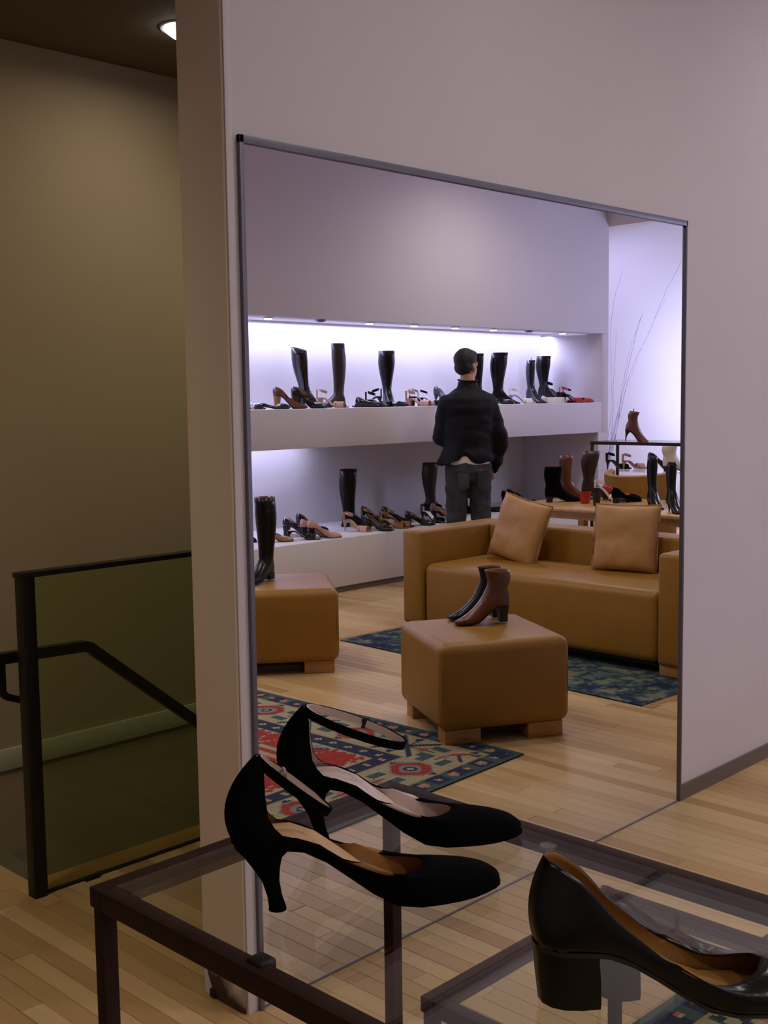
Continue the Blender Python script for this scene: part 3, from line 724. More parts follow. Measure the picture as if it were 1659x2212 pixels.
small_pump(V(5.220, 4.680, ZB), A(-44), 'black slingback at the right back of the bench cluster', LS, hh=0.075, up='patent', ins='innerdark')
boot(V(5.86, 4.78, ZB), A(-50), 'tall black boot leaning left on the lower bench beside the person', up='darkbrown', H=.47, rt=.064, hh=.06, lean=(0, .14))
sandal(V(5.475, 4.470, ZB), A(-79), 'black and cream sandal in front of the leaning bench boot', LS, hh=0.085, c='black', ins='whiteleather')
sandal(V(5.635, 4.490, ZB), A(-49), 'black sandal with olive footbed, centre of the group before the sofa arm', LS, hh=0.075, c='black', ins='gold')
small_pump(V(5.660, 4.520, ZB), A(-44), 'rose shoe behind the olive-footbed sandal', LS, hh=0.075, up='nude', lining='gold', ins='gold')
small_pump(V(6.300, 4.800, ZB), A(-100), 'black shoe on the bench just left of the person\'s leg', LS, up='suede', hh=0.095)
small_pump(V(6.400, 4.620, ZB), A(-44), 'low black shoe on the bench right of the person\'s leg', LS, up='black', hh=0.020, heel='flat')
small_pump(V(6.850, 4.700, ZB), A(-74), 'black high-heeled shoe right of the person, left one of the pair', LS, up='suede', hh=0.100, heel='stiletto')
small_pump(V(7.000, 4.760, ZB), A(-64), 'black high-heeled shoe right of the person, right one of the pair', LS, up='suede', hh=0.100, heel='stiletto')
small_pump(V(7.200, 4.840, ZB), A(-49), 'small black shoe at the far right of the lower bench', LS, up='black', hh=0.055)

# nudge the shelf shoes apart so that no two stand in each other
def settle(zlev, nmin, nmax, xmax, fixed=()):
    it = []
    for o in COL.objects:
        if o.type == 'EMPTY' and o.parent is None and o.get('category') in ('shoe', 'boot') and abs(o.location.z-zlev) < .002 and o.location.y < NB:
            bt = o['category'] == 'boot'; L = .26; a = o.rotation_euler.z; d = Vector((math.cos(a), math.sin(a)))
            it.append([o, d, L-.04, .055 if bt else .041, .02 if bt else .02])
    def pts(e):
        p = Vector(e[0].location[:2]); return [p + e[1]*(e[4] + (e[2]-.04)*k/5) for k in range(6)]
    for _ in range(160):
        moved = False
        for i in range(len(it)):
            for j in range(i+1, len(it)):
                A_, B_ = it[i], it[j]
                if (A_[0].location-B_[0].location).length > .6: continue
                best = min(((p-q).length, k, l) for k, p in enumerate(pts(A_)) for l, q in enumerate(pts(B_)))
                gap = best[0] - (A_[3]+B_[3])
                if gap < 0:
                    v = pts(A_)[best[1]] - pts(B_)[best[2]]
                    v = v.normalized() if v.length > 1e-4 else Vector((1, 0))
                    m_ = min(-gap, .012)*.5; wa, wb = (.25 if A_[3] > .05 else 1), (.25 if B_[3] > .05 else 1)
                    A_[0].location.x += v.x*m_*wa; A_[0].location.y += v.y*m_*wa; B_[0].location.x -= v.x*m_*wb; B_[0].location.y -= v.y*m_*wb; moved = True
            e = it[i]
            for p in pts(e):
                if -p.y < nmin: e[0].location.y -= min(.01, nmin+p.y)
                if -p.y > nmax: e[0].location.y += min(.01, -p.y-nmax)
                if p.x > xmax: e[0].location.x -= min(.01, p.x-xmax)
        if not moved: break
settle(ZS, 4.235, 4.83, 7.66)
settle(ZB, 4.235, 4.98, 7.60)

# ------------------------------------------------------------------ ottomans
def ottoman(loc, rz, label, W=.60, D=.60, H=.425):
    """loc is the near left-hand corner on the floor in mirror space; local x = long front edge, y goes back"""
    t = empty('leather_ottoman', loc, rz); tag(t, label, 'ottoman', 'tan leather ottomans')
    bm = bmesh.new()
    nx = 14; z0 = .062
    # rounded, slightly swollen box
    addbox(bm, (0, -D, z0), (W, 0, H), .045, 5)
    for v in bm.verts:
        cx, cy = (v.co.x/W-.5)*2, (-v.co.y/D-.5)*2
        if v.co.z > H-.02: v.co.z += .010*(1-cx*cx)*(1-cy*cy)
        k = math.sin(max(0, min(1, (v.co.z-z0)/(H-z0)))*PI)*.006
        v.co.x += cx*k; v.co.y -= cy*k
    frombm('cushion_body', bm, 'leather', t, sharp=60)
    # corner seams
    for (x, y) in ((.014, -.014), (W-.014, -.014), (.014, -D+.014), (W-.014, -D+.014)):
        sx, sy = (-1 if x < W/2 else 1), (1 if y > -D/2 else -1)
        tubeo('seam', [(x+sx*.0005, y+sy*.0005, z0+.045), (x+sx*.004, y+sy*.004, (z0+H)/2), (x+sx*.0005, y+sy*.0005, H-.045)], .0022, 'leather', t, n=6)
    for (x0, y0) in ((.025, -.115), (W-.185, -.115), (.025, -D+.025), (W-.185, -D+.025)):
        box('block_foot', (x0, y0, 0), (x0+.16, y0+.09, z0+.004), 'blockwood', t, bev=.004)
    box('base_board', (.05, -D+.05, .045), (W-.05, -.05, z0+.003), 'dark', t)
    return t
ottoman(V(1.837, 1.044, 0), math.radians(29.5), 'tan leather ottoman carrying the brown ankle boots, centre of the mirror', W=.585, D=.58, H=.435)
# left ottoman: right-hand corner known
OX, ON = 2.478, 2.322; ua = math.radians(38); ux, un = math.cos(ua), -math.sin(ua)
ottoman(V(OX-.62*ux, ON-.62*un, 0), ua, 'tan leather ottoman with the tall black boot, at the left edge of the mirror', W=.62, D=.62, H=.455)
boot(V(2.46, 2.84, .463), A(-160), 'tall black knee boot with brown inside on the left ottoman', up='black', H=.455, rt=.064, hh=.03, heel='flat', inner='brown', ank=.043, L=.27)
AB = 'pair of heeled ankle boots on the ottoman'
boot(V(2.405, 1.136, .443), A(148), 'chestnut brown heeled ankle boot on the centre ottoman, nearer of the pair', up='brown', H=.235, rt=.049, hh=.068, heel='chunky', ank=.042, group=AB, name='ankle_boot', toe='round', inner='inner', L=.255)
boot(V(2.465, 1.226, .443), A(146), 'dark grey heeled ankle boot on the centre ottoman, behind the brown one', up='black', H=.235, rt=.049, hh=.068, heel='chunky', ank=.042, group=AB, name='ankle_boot', toe='round', inner='inner', L=.255)

# ------------------------------------------------------------------ sofa
so = empty('leather_sofa', V(3.49, .865, .007)); tag(so, 'long low tan leather sofa with block arms and two cushions on the dark rug', 'sofa')
SL = 1.955   # length along n
def sb(name, a, b, m='leather', bev=.025, seg=4): return box(name, a, b, m, so, bev, seg, sharp=60)
sb('arm', (0, 0, .055), (.84, .165, .637)).location = (0, -.165, 0)
sb('arm', (0, 0, .055), (.84, .165, .637)).location = (0, -SL, 0)
sb('backrest', (.64, -SL+.1655, .055), (.842, -.1655, .635))
bm = bmesh.new(); addbox(bm, (.012, -SL+.167, .058), (.639, -.167, .432), .045, 5)
for v in bm.verts:
    if v.co.z > .40: v.co.z += .010*math.sin(max(0, min(1, v.co.x/.64))*PI)
frombm('seat', bm, 'leather', so, sharp=60)

for (x, y) in ((.02, -.16), (.02, -SL+.02), (.70, -.16), (.70, -SL+.02)):
    box('block_foot', (x, y, 0), (x+.10, y+.13, .058), 'blockwood', so, bev=.004)
box('base_board', (.05, -SL+.05, .04), (.79, -.05, .06), 'dark', so)
def cushion(pos, rz, tilt, spin, S, label):
    o_ = empty('leather_cushion', pos); tag(o_, label, 'cushion', 'tan leather cushions on the sofa')
    n = 22; vs, fs = [], []
    for sgn in (1, -1):
        for i in range(n+1):
            for j in range(n+1):
                u, v = i/n*2-1, j/n*2-1
                e = (max(0, 1-u**4))*(max(0, 1-v**4))
                pinch = 1 - .06*(1-v*v)*abs(u)**3; pin2 = 1 - .06*(1-u*u)*abs(v)**3
                wr = noise.noise(Vector((u*2.2, v*2.2, sgn*3+S)))*.010 + noise.noise(Vector((u*6, v*6, sgn*7)))*.004
                th = .062*e**.55 + wr*e**.3
                vs.append((sgn*th, u*S/2*pinch, v*S/2*pin2))
    N = (n+1)**2
    for s_ in (0, 1):
        for i in range(n):
            for j in range(n):
                a = s_*N+i*(n+1)+j; f = (a, a+1, a+n+2, a+n+1); fs.append(f if s_ == 0 else f[::-1])
    me = mk(vs, fs, sharp=80); c = link('cover', me, o_, ['cushion'])
    edge = [(0, (1-.0)*a*S/2, b*S/2) for a, b in [(-1, -1), (-.5, -.975), (0, -.965), (.5, -.975), (1, -1), (.975, -.5), (.965, 0), (.975, .5), (1, 1), (.5, .975), (0, .965), (-.5, .975), (-1, 1), (-.975, .5), (-.965, 0), (-.975, -.5), (-1, -1)]]
    tubeo('piping', edge, .0035, 'cushion', o_, n=6)
    R = Matrix.Rotation(rz, 3, 'Z') @ Matrix.Rotation(tilt, 3, 'Y') @ Matrix.Rotation(spin, 3, 'X')
    o_.rotation_euler = R.to_euler(); return o_
cushion(V(4.00, 2.30, .622), A(0)+.10, math.radians(14), math.radians(-10), .41, 'tan leather cushion tilted against the sofa back near its left arm')
cushion(V(4.03, 1.56, .626), math.radians(-10), math.radians(12), math.radians(1), .40, 'tan leather cushion standing upright near the right arm of the sofa')

# ------------------------------------------------------------------ pale wooden table behind the sofa
wt = empty('wooden_table', V(5.18, 1.50, 0)); tag(wt, 'pale wooden table with rounded corners behind the sofa, boots standing on it', 'table')
ZW = .645
box('tabletop', (0, -1.82, ZW-.032), (.95, 0, ZW), 'tablewood', wt, bev=.012, seg=3)
box('apron', (.08, -1.74, ZW-.09), (.87, -.08, ZW-.03), 'tablewood', wt, bev=.003)
for (x, y) in ((.05, -.11), (.05, -1.77), (.84, -.11), (.84, -1.77)): box('leg', (x, y, 0), (x+.06, y+.06, ZW-.03), 'tablewood', wt, bev=.004)
boot(V(5.45, 3.17, ZW), A(-35), 'black suede ankle boot, largest thing on the left end of the wooden table', up='suede', H=.27, rt=.060, hh=.04, heel='chunky', toe='point', ank=.052, L=.30, hw=.042, name='ankle_boot', inner='innerdark')
boot(V(5.74, 3.25, ZW), A(-60), 'brown boot whose top shows above the black suede ankle boot', up='brown', H=.34, rt=.045, hh=.05, name='ankle_boot')
boot(V(6.00, 3.22, ZW), A(-50), 'dark brown knee boot behind the black suede ankle boot', up='darkbrown', H=.36, rt=.064, hh=.05, lean=(.10, 0))
sandal(V(5.82, 2.98, ZW), A(-80), 'pale strappy sandal on the wooden table left of the red cup', 'shoes on the wooden table', hh=.09, c='whiteleather', ins='gold')
small_pump(V(5.90, 2.96, ZW), A(-40), 'red and white shoe behind the red cup', 'shoes on the wooden table', hh=.05, up='red', lining='whiteleather')
small_pump(V(5.68, 2.72, ZW), A(-15), 'round-toed black shoe right of the black cup on the wooden table', 'shoes on the wooden table', hh=.04, up='suede', toe='round', vh=.06, back=.075, L=.27, hw=.045)
def cup(loc, r, h, m, label):
    t = empty('tapered_cup', loc); tag(t, label, 'cup', 'small cups on the wooden table'); n = 18
    vs, fs = loft([[(q*math.cos(2*PI*j/n), q*math.sin(2*PI*j/n), z) for j in range(n)] for q, z in ((r*.72, 0), (r, h), (r*.93, h), (r*.66, .006))]); mesh('bowl', vs, fs, m, t)
    vs, fs = loft([[(q*math.cos(2*PI*j/n), q*math.sin(2*PI*j/n), z) for j in range(n)] for q, z in ((r*1.0, h-.008), (r*1.06, h-.006), (r*1.06, h+.002), (r*.97, h+.002))], cap0=False, cap1=False); mesh('rim', vs, fs, m, t)
cup(V(5.55, 2.878, ZW), .046, .085, 'redpot', 'small red tapered cup at the front edge of the wooden table')
cup(V(5.45, 2.71, ZW), .032, .085, 'soleblack', 'small black cup right of the red one on the wooden table')
boot(V(5.60, 2.36, ZW), A(-130), 'tall narrow black boot at the right end of the wooden table', up='black', H=.36, rt=.042, hh=.05, toe='point', ank=.034)
boot(V(5.40, 2.09, ZW), A(-130), 'tall black boot at the mirror\'s right edge, last on the wooden table', up='black', H=.34, rt=.040, hh=.06, toe='point', ank=.032, heel='stiletto')
# armchair beyond the table
ac = empty('barrel_armchair', V(6.50, 2.98, 0), 0); tag(ac, 'tan barrel-backed armchair between the wooden table and the glass rack', 'chair')
def barrel(r0, r1, z0, z1, a0, a1, dip):
    n = 22; rings = []
    for i in range(n+1):
        a = a0 + (a1-a0)*i/n; h = z1 - dip*(math.sin(PI*i/n))*1.0
        rings.append([(r0*math.cos(a), r0*math.sin(a), z0), (r0*math.cos(a), r0*math.sin(a), h-.01), ((r0+r1)/2*math.cos(a), (r0+r1)/2*math.sin(a), h), (r1*math.cos(a), r1*math.sin(a), h-.01), (r1*math.cos(a), r1*math.sin(a), z0)])
    return loft(rings)
vs, fs = barrel(.24, .30, .10, .84, math.radians(95), math.radians(265), .03); mesh('barrel_back', vs, fs, 'leather', ac, sharp=60)
bm = bmesh.new(); addbox(bm, (-.20, -.22, .12), (.20, .22, .42), .04, 4); frombm('seat', bm, 'leather', ac, sharp=60)
for (x, y) in ((-.18, -.18), (-.18, .14), (.14, -.18), (.14, .14)): box('leg', (x, y, 0), (x+.04, y+.04, .13), 'blockwood', ac, bev=.003)
# shoes on the far rack
ZR1, ZR2 = 1.05, .80
RS = 'shoes on the glass rack'
b = boot(V(6.93, 3.43, ZR1+.001), A(-75), 'glossy chestnut ankle boot on top of the glass rack, its toe pointing down', up='brown', H=.26, rt=.038, hh=.09, heel='stiletto', toe='point', name='ankle_boot', zip_=True)
sandal(V(6.92, 3.60, ZR2), A(-25), 'black strappy sandal at the left of the rack\'s lower shelf', RS, c='black', hh=.08)
sandal(V(7.02, 3.50, ZR2), A(-25), 'nude peep-toe sandal on the rack\'s lower shelf', RS, c='nude', ins='nude', heelm='nude', hh=.07)
small_pump(V(6.95, 3.20, ZR2), A(-45), 'navy stiletto pump alone on the rack\'s lower shelf', RS, up='patent', hh=.095, heel='stiletto')
boot(V(6.96, 3.06, ZR2), A(-60), 'cream ankle boot on the rack\'s lower shelf by the mirror edge', up='whiteleather', H=.22, rt=.055, hh=.04, name='ankle_boot', ank=.048, inner='whiteleather')
b.rotation_euler = (0, math.radians(9), A(-75)); b.location.z += .004
# twigs
tw = empty('bare_branches', V(8.35, 4.55, 0)); tag(tw, 'thin bare branches rising against the bluish end wall', 'branch')
vs, fs = loft([[(q*math.cos(2*PI*j/16), q*math.sin(2*PI*j/16), z) for j in range(16)] for q, z in ((.09, 0), (.12, .3), (.08, .62), (.10, .7), (.085, .7), (.06, .6))]); mesh('vase', vs, fs, 'white', tw)
rr = random.Random(5)
for k in range(7):
    p = Vector((0, 0, .6)); d = Vector((rr.uniform(-.10, .14), rr.uniform(-.10, .26), 1)).normalized(); pts = [p.copy()]; top = rr.uniform(1.9, 2.85); side = []
    while p.z < top and len(pts) < 60:
        p = p + d*.10; d = (d + Vector((rr.uniform(-.10, .10), rr.uniform(-.09, .11), rr.uniform(-.01, .05)))).normalized(); pts.append(p.copy())
    n_ = len(pts); tubeo('branch', pts, [.0042*(1-.75*i/n_) for i in range(n_)], 'twig', tw, n=5)

# ------------------------------------------------------------------ rugs
def rug_color(u, v, W, Lr, seed=1):
    """u across (0..W), v along (0..Lr), metres; an oriental pattern"""
    R_, NAVY, TEAL, CREAM, SAND, PINK, GREY = (146, 54, 48), (46, 52, 74), (64, 84, 86), (152, 144, 114), (150, 128, 92), (172, 96, 82), (118, 122, 118)
    d = min(u, W-u, v, Lr-v)
    along = v if min(u, W-u) < min(v, Lr-v) else u
    if d < .022: return TEAL
    if d < .095:
        q = (d-.058)/.036; p = (along/.088) % 1.0 - .5
        r = math.hypot(q*.42, p)
        if r < .17: return CREAM if r < .09 else PINK
        if r < .26 and int(along/.088) % 2: return SAND
        return NAVY if int(along/.044) % 3 else TEAL
    if d < .107: return SAND
    if d < .345:
        c = (d-.226)/.119; P = .29; k = along/P; p = (k % 1.0-.5)*P/.119; i = int(k)
        if i % 2 == 0:
            o = max(abs(p), abs(c), (abs(p)+abs(c))*.74)
            if o < .22: return NAVY if o > .10 else CREAM
            if o < .40: return GREY
            if o < .68: return R_
            if o < .76: return GREY
        else:
            if abs(abs(p)-abs(c)) < .13 and abs(p) < .85: return NAVY
            if math.hypot(p, c) < .2: return R_
            if abs(p) < .08 or abs(c) < .08: return TEAL
            if math.hypot(abs(p)-.75, abs(c)-.1) < .16: return PINK
        if math.hypot((p+1.1) % 2.4 - 1.2, abs(c)-.8) < .15: return NAVY
        if abs(abs(p)-1.05) < .16 and abs(abs(c)-.4) < .17: return TEAL
        return CREAM
    if d < .357: return SAND
    if d < .430:
        q = (d-.393)/.036; p = (along/.088+.5) % 1.0 - .5; r = math.hypot(q*.42, p)
        if r < .17: return PINK if r < .08 else CREAM
        return NAVY
    # field with cream sawtooth edge
    e = d-.430; saw = .035*abs(((along/.05) % 1.0)-.5)*2
    if e < .012+saw*.8: return CREAM if e > .006 else NAVY
    cu, cv = (u-W/2), (v-Lr/2)
    kv = (cv/.52+50.5) % 1.0-.5; ku = (cu/.46+50.5) % 1.0-.5
    o = max(abs(kv)*1.25, abs(ku)*1.5, (abs(kv)+abs(ku)*1.3)*.9)
    if o < .13: return CREAM if o < .06 else NAVY
    if o < .27: return GREY
    if o < .31: return NAVY
    if abs(abs(ku)-.42) < .035 and abs(kv) < .34: return CREAM
    if abs(ku-.36*math.sin(kv*12)) < .02: return CREAM
    return R_
def rug2_color(u, v, W, Lr, seed=2):
    n = noise.noise(Vector((u*9, v*9, 2))) + .6*noise.noise(Vector((u*24, v*24, 5)))
    d = min(u, W-u, v, Lr-v)
    if n > .28: return (112, 112, 84)
    if n > .12: return (74, 92, 98)
    if d < .25 and n < -.25: return (40, 46, 66)
    return (50, 66, 70) if n > -.2 else (84, 98, 96)
def rug(name, corner, rz, W, Lr, fn, label, step=.011, fr=('u0', 'u1')):
    """corner: floor point; local x = width direction, y = -length direction"""
    t = empty(name, corner, rz); tag(t, label, 'rug')
    nu, nv = int(W/step), int(Lr/step); vs, fs, cols = [], [], []
    for i in range(nu+1):
        for j in range(nv+1):
            u, v = i*W/nu, j*Lr/nv
            vs.append((u, -v, .006 + .0012*noise.noise(Vector((u*7, v*7, 0)))))
    for i in range(nu):
        for j in range(nv):
            a = i*(nv+1)+j; fs.append((a, a+nv+1, a+nv+2, a+1))
            c = fn((i+.5)*W/nu, (j+.5)*Lr/nv, W, Lr); k = .88+.24*rr.random(); l = lin(c); cols.append(tuple(min(1, q*k) for q in l)+(1,))
    b = len(vs)
    # thin skirt so the rug has a thickness
    vs += [(0, 0, 0), (W, 0, 0), (W, -Lr, 0), (0, -Lr, 0)]
    me = bpy.data.meshes.new('pile'); me.from_pydata(vs, [], fs+[])
    at = me.attributes.new('col', 'FLOAT_COLOR', 'FACE'); at.data.foreach_set('color', [x for c in cols for x in c])
    m = bpy.data.materials.new(name+'_wool'); m.use_nodes = True; nt = m.node_tree; bs = nt.nodes['Principled BSDF']
    an = nt.nodes.new('ShaderNodeAttribute'); an.attribute_name = 'col'; nt.links.new(an.outputs['Color'], bs.inputs['Base Color'])
    nz = nt.nodes.new('ShaderNodeTexNoise'); nz.inputs['Scale'].default_value = 400; bp = nt.nodes.new('ShaderNodeBump'); bp.inputs['Strength'].default_value = .4; bp.inputs['Distance'].default_value = .002
    nt.links.new(nz.outputs['Fac'], bp.inputs['Height']); nt.links.new(bp.outputs[0], bs.inputs['Normal'])
    bs.inputs['Roughness'].default_value = .95; bs.inputs['Specular IOR Level'].default_value = .1
    link('pile', me, t, [m])
    bm = bmesh.new(); addbox(bm, (.002, -Lr+.002, 0), (W-.002, -.002, .0045)); frombm('backing', bm, 'dark', t)
    return t
rug('patterned_rug', V(.25, .675, 0), 0, 1.75, 2.55, rug_color, 'red, navy and cream oriental rug with octagon border in front of the ottomans').rotation_euler = (0, 0, math.radians(-3.2))
# place so that its near right-hand corner (mirror view) is (2.00, 0.74)
r1 = bpy.data.objects['patterned_rug']; a = math.radians(-2.2); r1.rotation_euler = (0, 0, a)
r1.rotation_euler = (0, 0, math.radians(-2.0)); 
cr = Matrix.Rotation(math.radians(-2.0), 3, 'Z') @ Vector((1.75, 0, 0)); r1.location = Vector((2.003, -.742, 0)) - cr
r2 = rug('dark_rug', V(2.95, .78, 0), 0, 2.1, 2.15, rug2_color, 'dark blue-green fringed rug under the sofa', step=.02)
r2.rotation_euler = (0, 0, math.radians(2.8))
bm = bmesh.new()
for k in range(150):
    x = 2.1*k/150+.006
    for yy, s_ in ((0, 1), (-2.15, -1)):
        l = rr.uniform(.035, .06); dx = rr.uniform(-.008, .008)
        addbox(bm, (x-.0025+dx*.3, yy, .0005), (x+.0025+dx*.3, yy+s_*l, .004))
f = frombm('fringe', bm, 'insole', r2, smooth=False); f['kind'] = 'stuff'

# ------------------------------------------------------------------ the man at the shelves (faces them; seen from behind in the mirror)
def capsule(bm, a, b, ra, rb, n=16, sx=1.0, sy=1.0):
    a, b = Vector(a), Vector(b); d = b-a; L = d.length; q = d.to_track_quat('Z', 'X').to_matrix() if L > 1e-6 else Matrix.Identity(3)
    prof = [(-ra*math.cos(k*PI/8), ra*math.sin(k*PI/8)) for k in range(0, 5)] + [(L + rb*math.sin(k*PI/8), rb*math.cos(k*PI/8)) for k in range(0, 5)]
    rings = []
    for z, r in prof:
        r = max(r, 1e-4); rings.append([a + q @ Vector((r*math.cos(2*PI*j/n)*sx, r*math.sin(2*PI*j/n)*sy, z)) for j in range(n)])
    vs, fs = loft(rings); V_ = [bm.verts.new(v) for v in vs]
    for f in fs: bm.faces.new([V_[i] for i in f])
def chain(bm, pts, rads, **k):
    for i in range(len(pts)-1): capsule(bm, pts[i], pts[i+1], rads[i], rads[i+1], **k)
def ellipsoid(bm, c, r, rot=None):
    m_ = Matrix.Translation(c) @ (rot.to_4x4() if rot else Matrix.Identity(4)) @ Matrix.Diagonal((*r, 1))
    bmesh.ops.create_icosphere(bm, subdivisions=3, radius=1.0, matrix=m_)
def eloft(bm, secs, n=24):
    """secs: (z, cx, cy, rx, ry)"""
    rings = [[(cx+rx*math.cos(2*PI*j/n), cy+ry*math.sin(2*PI*j/n), z) for j in range(n)] for z, cx, cy, rx, ry in secs]
    vs, fs = loft(rings); V_ = [bm.verts.new(v) for v in vs]
    for f in fs: bm.faces.new([V_[i] for i in f])
def remeshed(name, bm, m, parent, vox=.010, it=6, disp=0.0, dscale=6):
    bmesh.ops.recalc_face_normals(bm, faces=bm.faces[:])
    me = bpy.data.meshes.new(name); bm.to_mesh(me); bm.free(); o = bpy.data.objects.new('t', me); COL.objects.link(o)
    r = o.modifiers.new('r', 'REMESH'); r.mode = 'VOXEL'; r.voxel_size = vox
    s = o.modifiers.new('s', 'SMOOTH'); s.factor = .6; s.iterations = it
    dg = bpy.context.evaluated_depsgraph_get(); me2 = bpy.data.meshes.new_from_object(o.evaluated_get(dg)); bpy.data.objects.remove(o)
    if disp:
        for v in me2.vertices:
            c = v.co; v.co = c + v.normal*(disp*noise.noise(Vector((c.x*dscale, c.y*dscale, c.z*dscale*1.8))) + disp*.5*noise.noise(Vector((c.x*15, c.y*15, c.z*22))))
    for p in me2.polygons: p.use_smooth = True
    me2.name = name; return link(name, me2, parent, [m])
man = empty('person', V(5.21, 3.725, 0), A(56)); tag(man, 'person in a black jacket and dark jeans with short black hair, facing the shelves', 'person')
HR = Matrix.Rotation(math.radians(52), 3, 'Z')      # head turned to his left, in the mirror to the right
hc = Vector((.03, 0, 1.685))
bm = bmesh.new()
eloft(bm, [(.86, 0, 0, .10, .15), (.95, 0, 0, .115, .165), (1.05, .0, 0, .105, .145), (1.2, 0, 0, .115, .16), (1.35, 0, 0, .115, .165), (1.43, -.01, 0, .092, .145), (1.48, -.01, 0, .066, .10), (1.52, -.005, 0, .055, .06), (1.62, .012, 0, .052, .054)])
for s_ in (1, -1):
    chain(bm, [(0, s_*.09, .92), (.01, s_*.10, .50), (-.01, s_*.11, .09)], [.085, .055, .04])
    chain(bm, [(-.02, s_*.11, .06), (.12, s_*.12, .04)], [.045, .035])
L_ = [(0, .19, 1.42), (-.01, .250, 1.14), (.07, .195, .95)]; R__ = [(0, -.19, 1.42), (.06, -.205, 1.14), (.24, -.10, 1.10)]
chain(bm, [(0, .155, 1.385)] + L_[1:], [.038, .034, .024]); chain(bm, [(0, -.155, 1.385)] + R__[1:], [.038, .034, .024])
def hand(bm, w, d, side, up):
    w, d, up = Vector(w), Vector(d).normalized(), Vector(up).normalized(); lat = d.cross(up).normalized()
    capsule(bm, w, w+d*.075, .024, .030, sx=1.0, sy=.62)
    for k, (off, ln) in enumerate(((-.030, .062), (-.010, .074), (.010, .070), (.029, .055))):
        b0 = w + d*.085 + lat*off; b1 = b0 + d*ln*.55 - up*.006; b2 = b1 + d*ln*.42 - up*.020
        chain(bm, [b0, b1, b2], [.0095, .0085, .0075], n=8)
    tb = w + d*.03 - lat*.030*side; chain(bm, [tb, tb + d*.03 - lat*.028*side, tb + d*.06 - lat*.036*side], [.012, .010, .009], n=8)
hand(bm, L_[2], (.25, .02, -1), 1, (1, 0, .2)); hand(bm, R__[2], (.9, .35, .1), -1, (0, 0, 1))
# head
def hp(x, y, z): return hc + HR @ Vector((x, y, z))
ellipsoid(bm, hp(-.012, 0, .035), (.098, .077, .092), HR); ellipsoid(bm, hp(.018, 0, -.035), (.078, .062, .085), HR); ellipsoid(bm, hp(.045, 0, -.080), (.040, .036, .032), HR)
chain(bm, [hp(.088, 0, .012), hp(.106, 0, -.030)], [.010, .015], n=10)
for s_ in (1, -1):
    ellipsoid(bm, hp(-.005, s_*.076, -.012), (.018, .010, .032), HR); ellipsoid(bm, hp(.085, s_*.030, .020), (.014, .020, .008), HR)
ellipsoid(bm, hp(.086, 0, -.062), (.012, .024, .006), HR); ellipsoid(bm, hp(.086, 0, -.072), (.012, .021, .006), HR)
body = remeshed('body', bm, 'skin', man, .0075, 3)
for s_ in (1, -1):
    e_ = bmesh.new(); ellipsoid(e_, hp(.083, s_*.031, .006), (.011, .012, .008), HR); frombm('eye', e_, 'whiteleather', body)
bm = bmesh.new(); ellipsoid(bm, hp(-.020, 0, .046), (.102, .083, .092), HR); ellipsoid(bm, hp(-.045, 0, -.005), (.068, .074, .070), HR); ellipsoid(bm, hp(.045, 0, .085), (.045, .062, .040), HR)
remeshed('hair', bm, 'hair', man, .008, 2, .003, 20)
# jacket with collar, sleeves and cuffs
bm = bmesh.new()
eloft(bm, [(.930, .01, 0, .150, .205), (.98, .01, 0, .155, .208), (1.10, .005, 0, .142, .190), (1.22, 0, 0, .146, .198), (1.36, -.005, 0, .150, .215), (1.43, -.01, 0, .132, .205), (1.48, -.01, 0, .100, .155), (1.52, -.008, 0, .078, .085), (1.57, .002, 0, .072, .074)])
chain(bm, [(0, .160, 1.395), (-.01, .245, 1.15), (.02, .262, 1.08), (.08, .222, .895)], [.078, .066, .066, .056]); chain(bm, [(0, -.160, 1.395), (.06, -.200, 1.14), (.21, -.12, 1.11)], [.080, .066, .052])
jk = remeshed('jacket', bm, 'jacket', man, .011, 5, .010, 7)
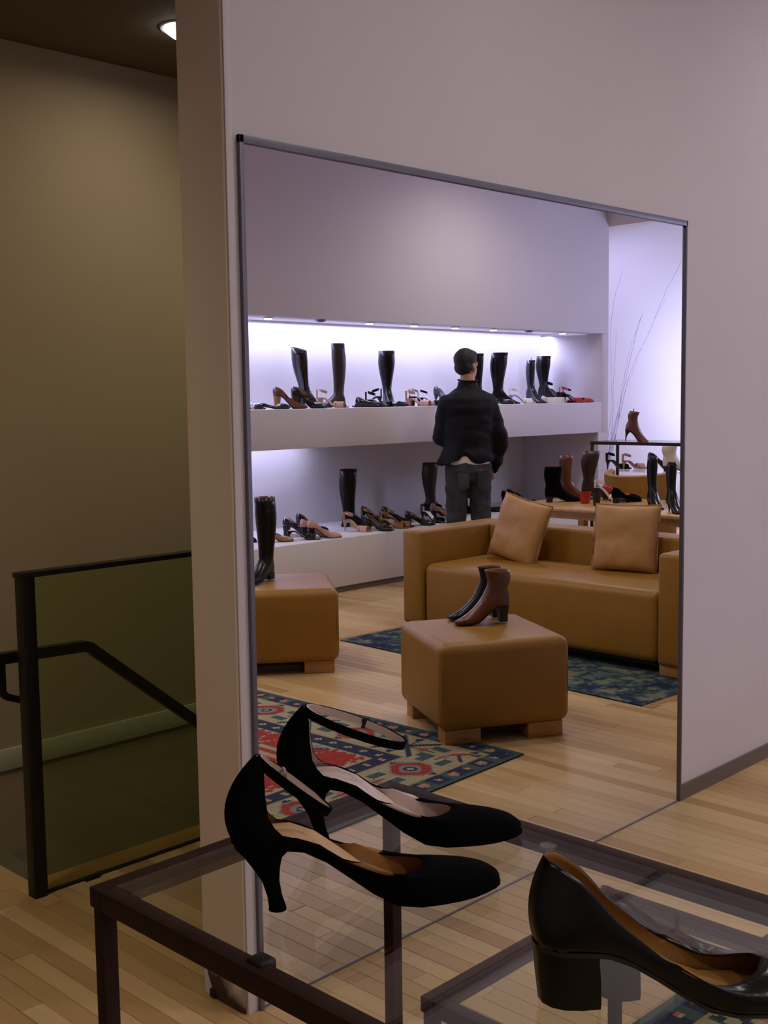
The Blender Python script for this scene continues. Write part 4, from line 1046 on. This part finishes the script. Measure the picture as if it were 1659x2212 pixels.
# cut the hem to lift at one side, as the jacket is hitched up by the pocketed hand
for v in jk.data.vertices:
    if v.co.z < 1.06 and abs(v.co.y) < .23 and v.co.x < .2:
        k = (1.06-v.co.z)/.13; v.co.z += k*.075*math.exp(-((v.co.y+.065)/.045)**2) + k*.02*max(0, v.co.y/.2)
        if v.co.y < -.11: v.co.x -= k*.03; v.co.y -= k*.05
tubeo('collar', [(.076*math.cos(a)*1.0-.002+.0, .078*math.sin(a), 1.575 + .008*math.cos(a)) for a in [2*PI*i/20 for i in range(21)]], .005, 'jacket', jk, n=8)
bm = bmesh.new(); eloft(bm, [(.93, .0, .0, .134, .178), (.965, 0, 0, .134, .18), (1.0, 0, 0, .13, .176)]); remeshed('shirt_hem', bm, 'shirt', man, .010, 2)
bm = bmesh.new()
eloft(bm, [(.80, -.005, 0, .115, .165), (.88, -.008, 0, .135, .182), (.96, 0, 0, .126, .172)])
for s_ in (1, -1): chain(bm, [(-.005, s_*.088, .86), (.01, s_*.098, .50), (-.005, s_*.105, .10), (-.005, s_*.105, .035)], [.098, .078, .066, .070])
jn = remeshed('jeans', bm, 'jeans', man, .010, 4, .009, 9)
for s_ in (1, -1):
    bm = bmesh.new(); c_ = [(-.146+.0, s_*.035, .87), (-.146, s_*.125, .87), (-.150, s_*.125, .76), (-.152, s_*.08, .74), (-.150, s_*.035, .76)]
    vs = [(x+.012, y, z) for x, y, z in c_] + [(x-.000, y, z) for x, y, z in c_]; n5 = 5
    fs = [tuple(range(5)), tuple(range(5, 10))] + [(i, (i+1) % 5, 5+(i+1) % 5, 5+i) for i in range(5)]
    mesh('back_pocket', vs, fs, 'jeans', jn)
for s_ in (1, -1):
    bm = bmesh.new(); rings = []
    for f, w, h in ((0, .03, .06), (.1, .042, .075), (.4, .044, .07), (.7, .052, .055), (.92, .042, .04), (1, .02, .02)):
        rings.append([(-.09+.30*f, s_*.112 + w*math.cos(a), max(.0, h/2+h/2*math.sin(a))) for a in [2*PI*j/14 for j in range(14)]])
    vs, fs = loft(rings); mesh('shoe', vs, fs, 'black', man)
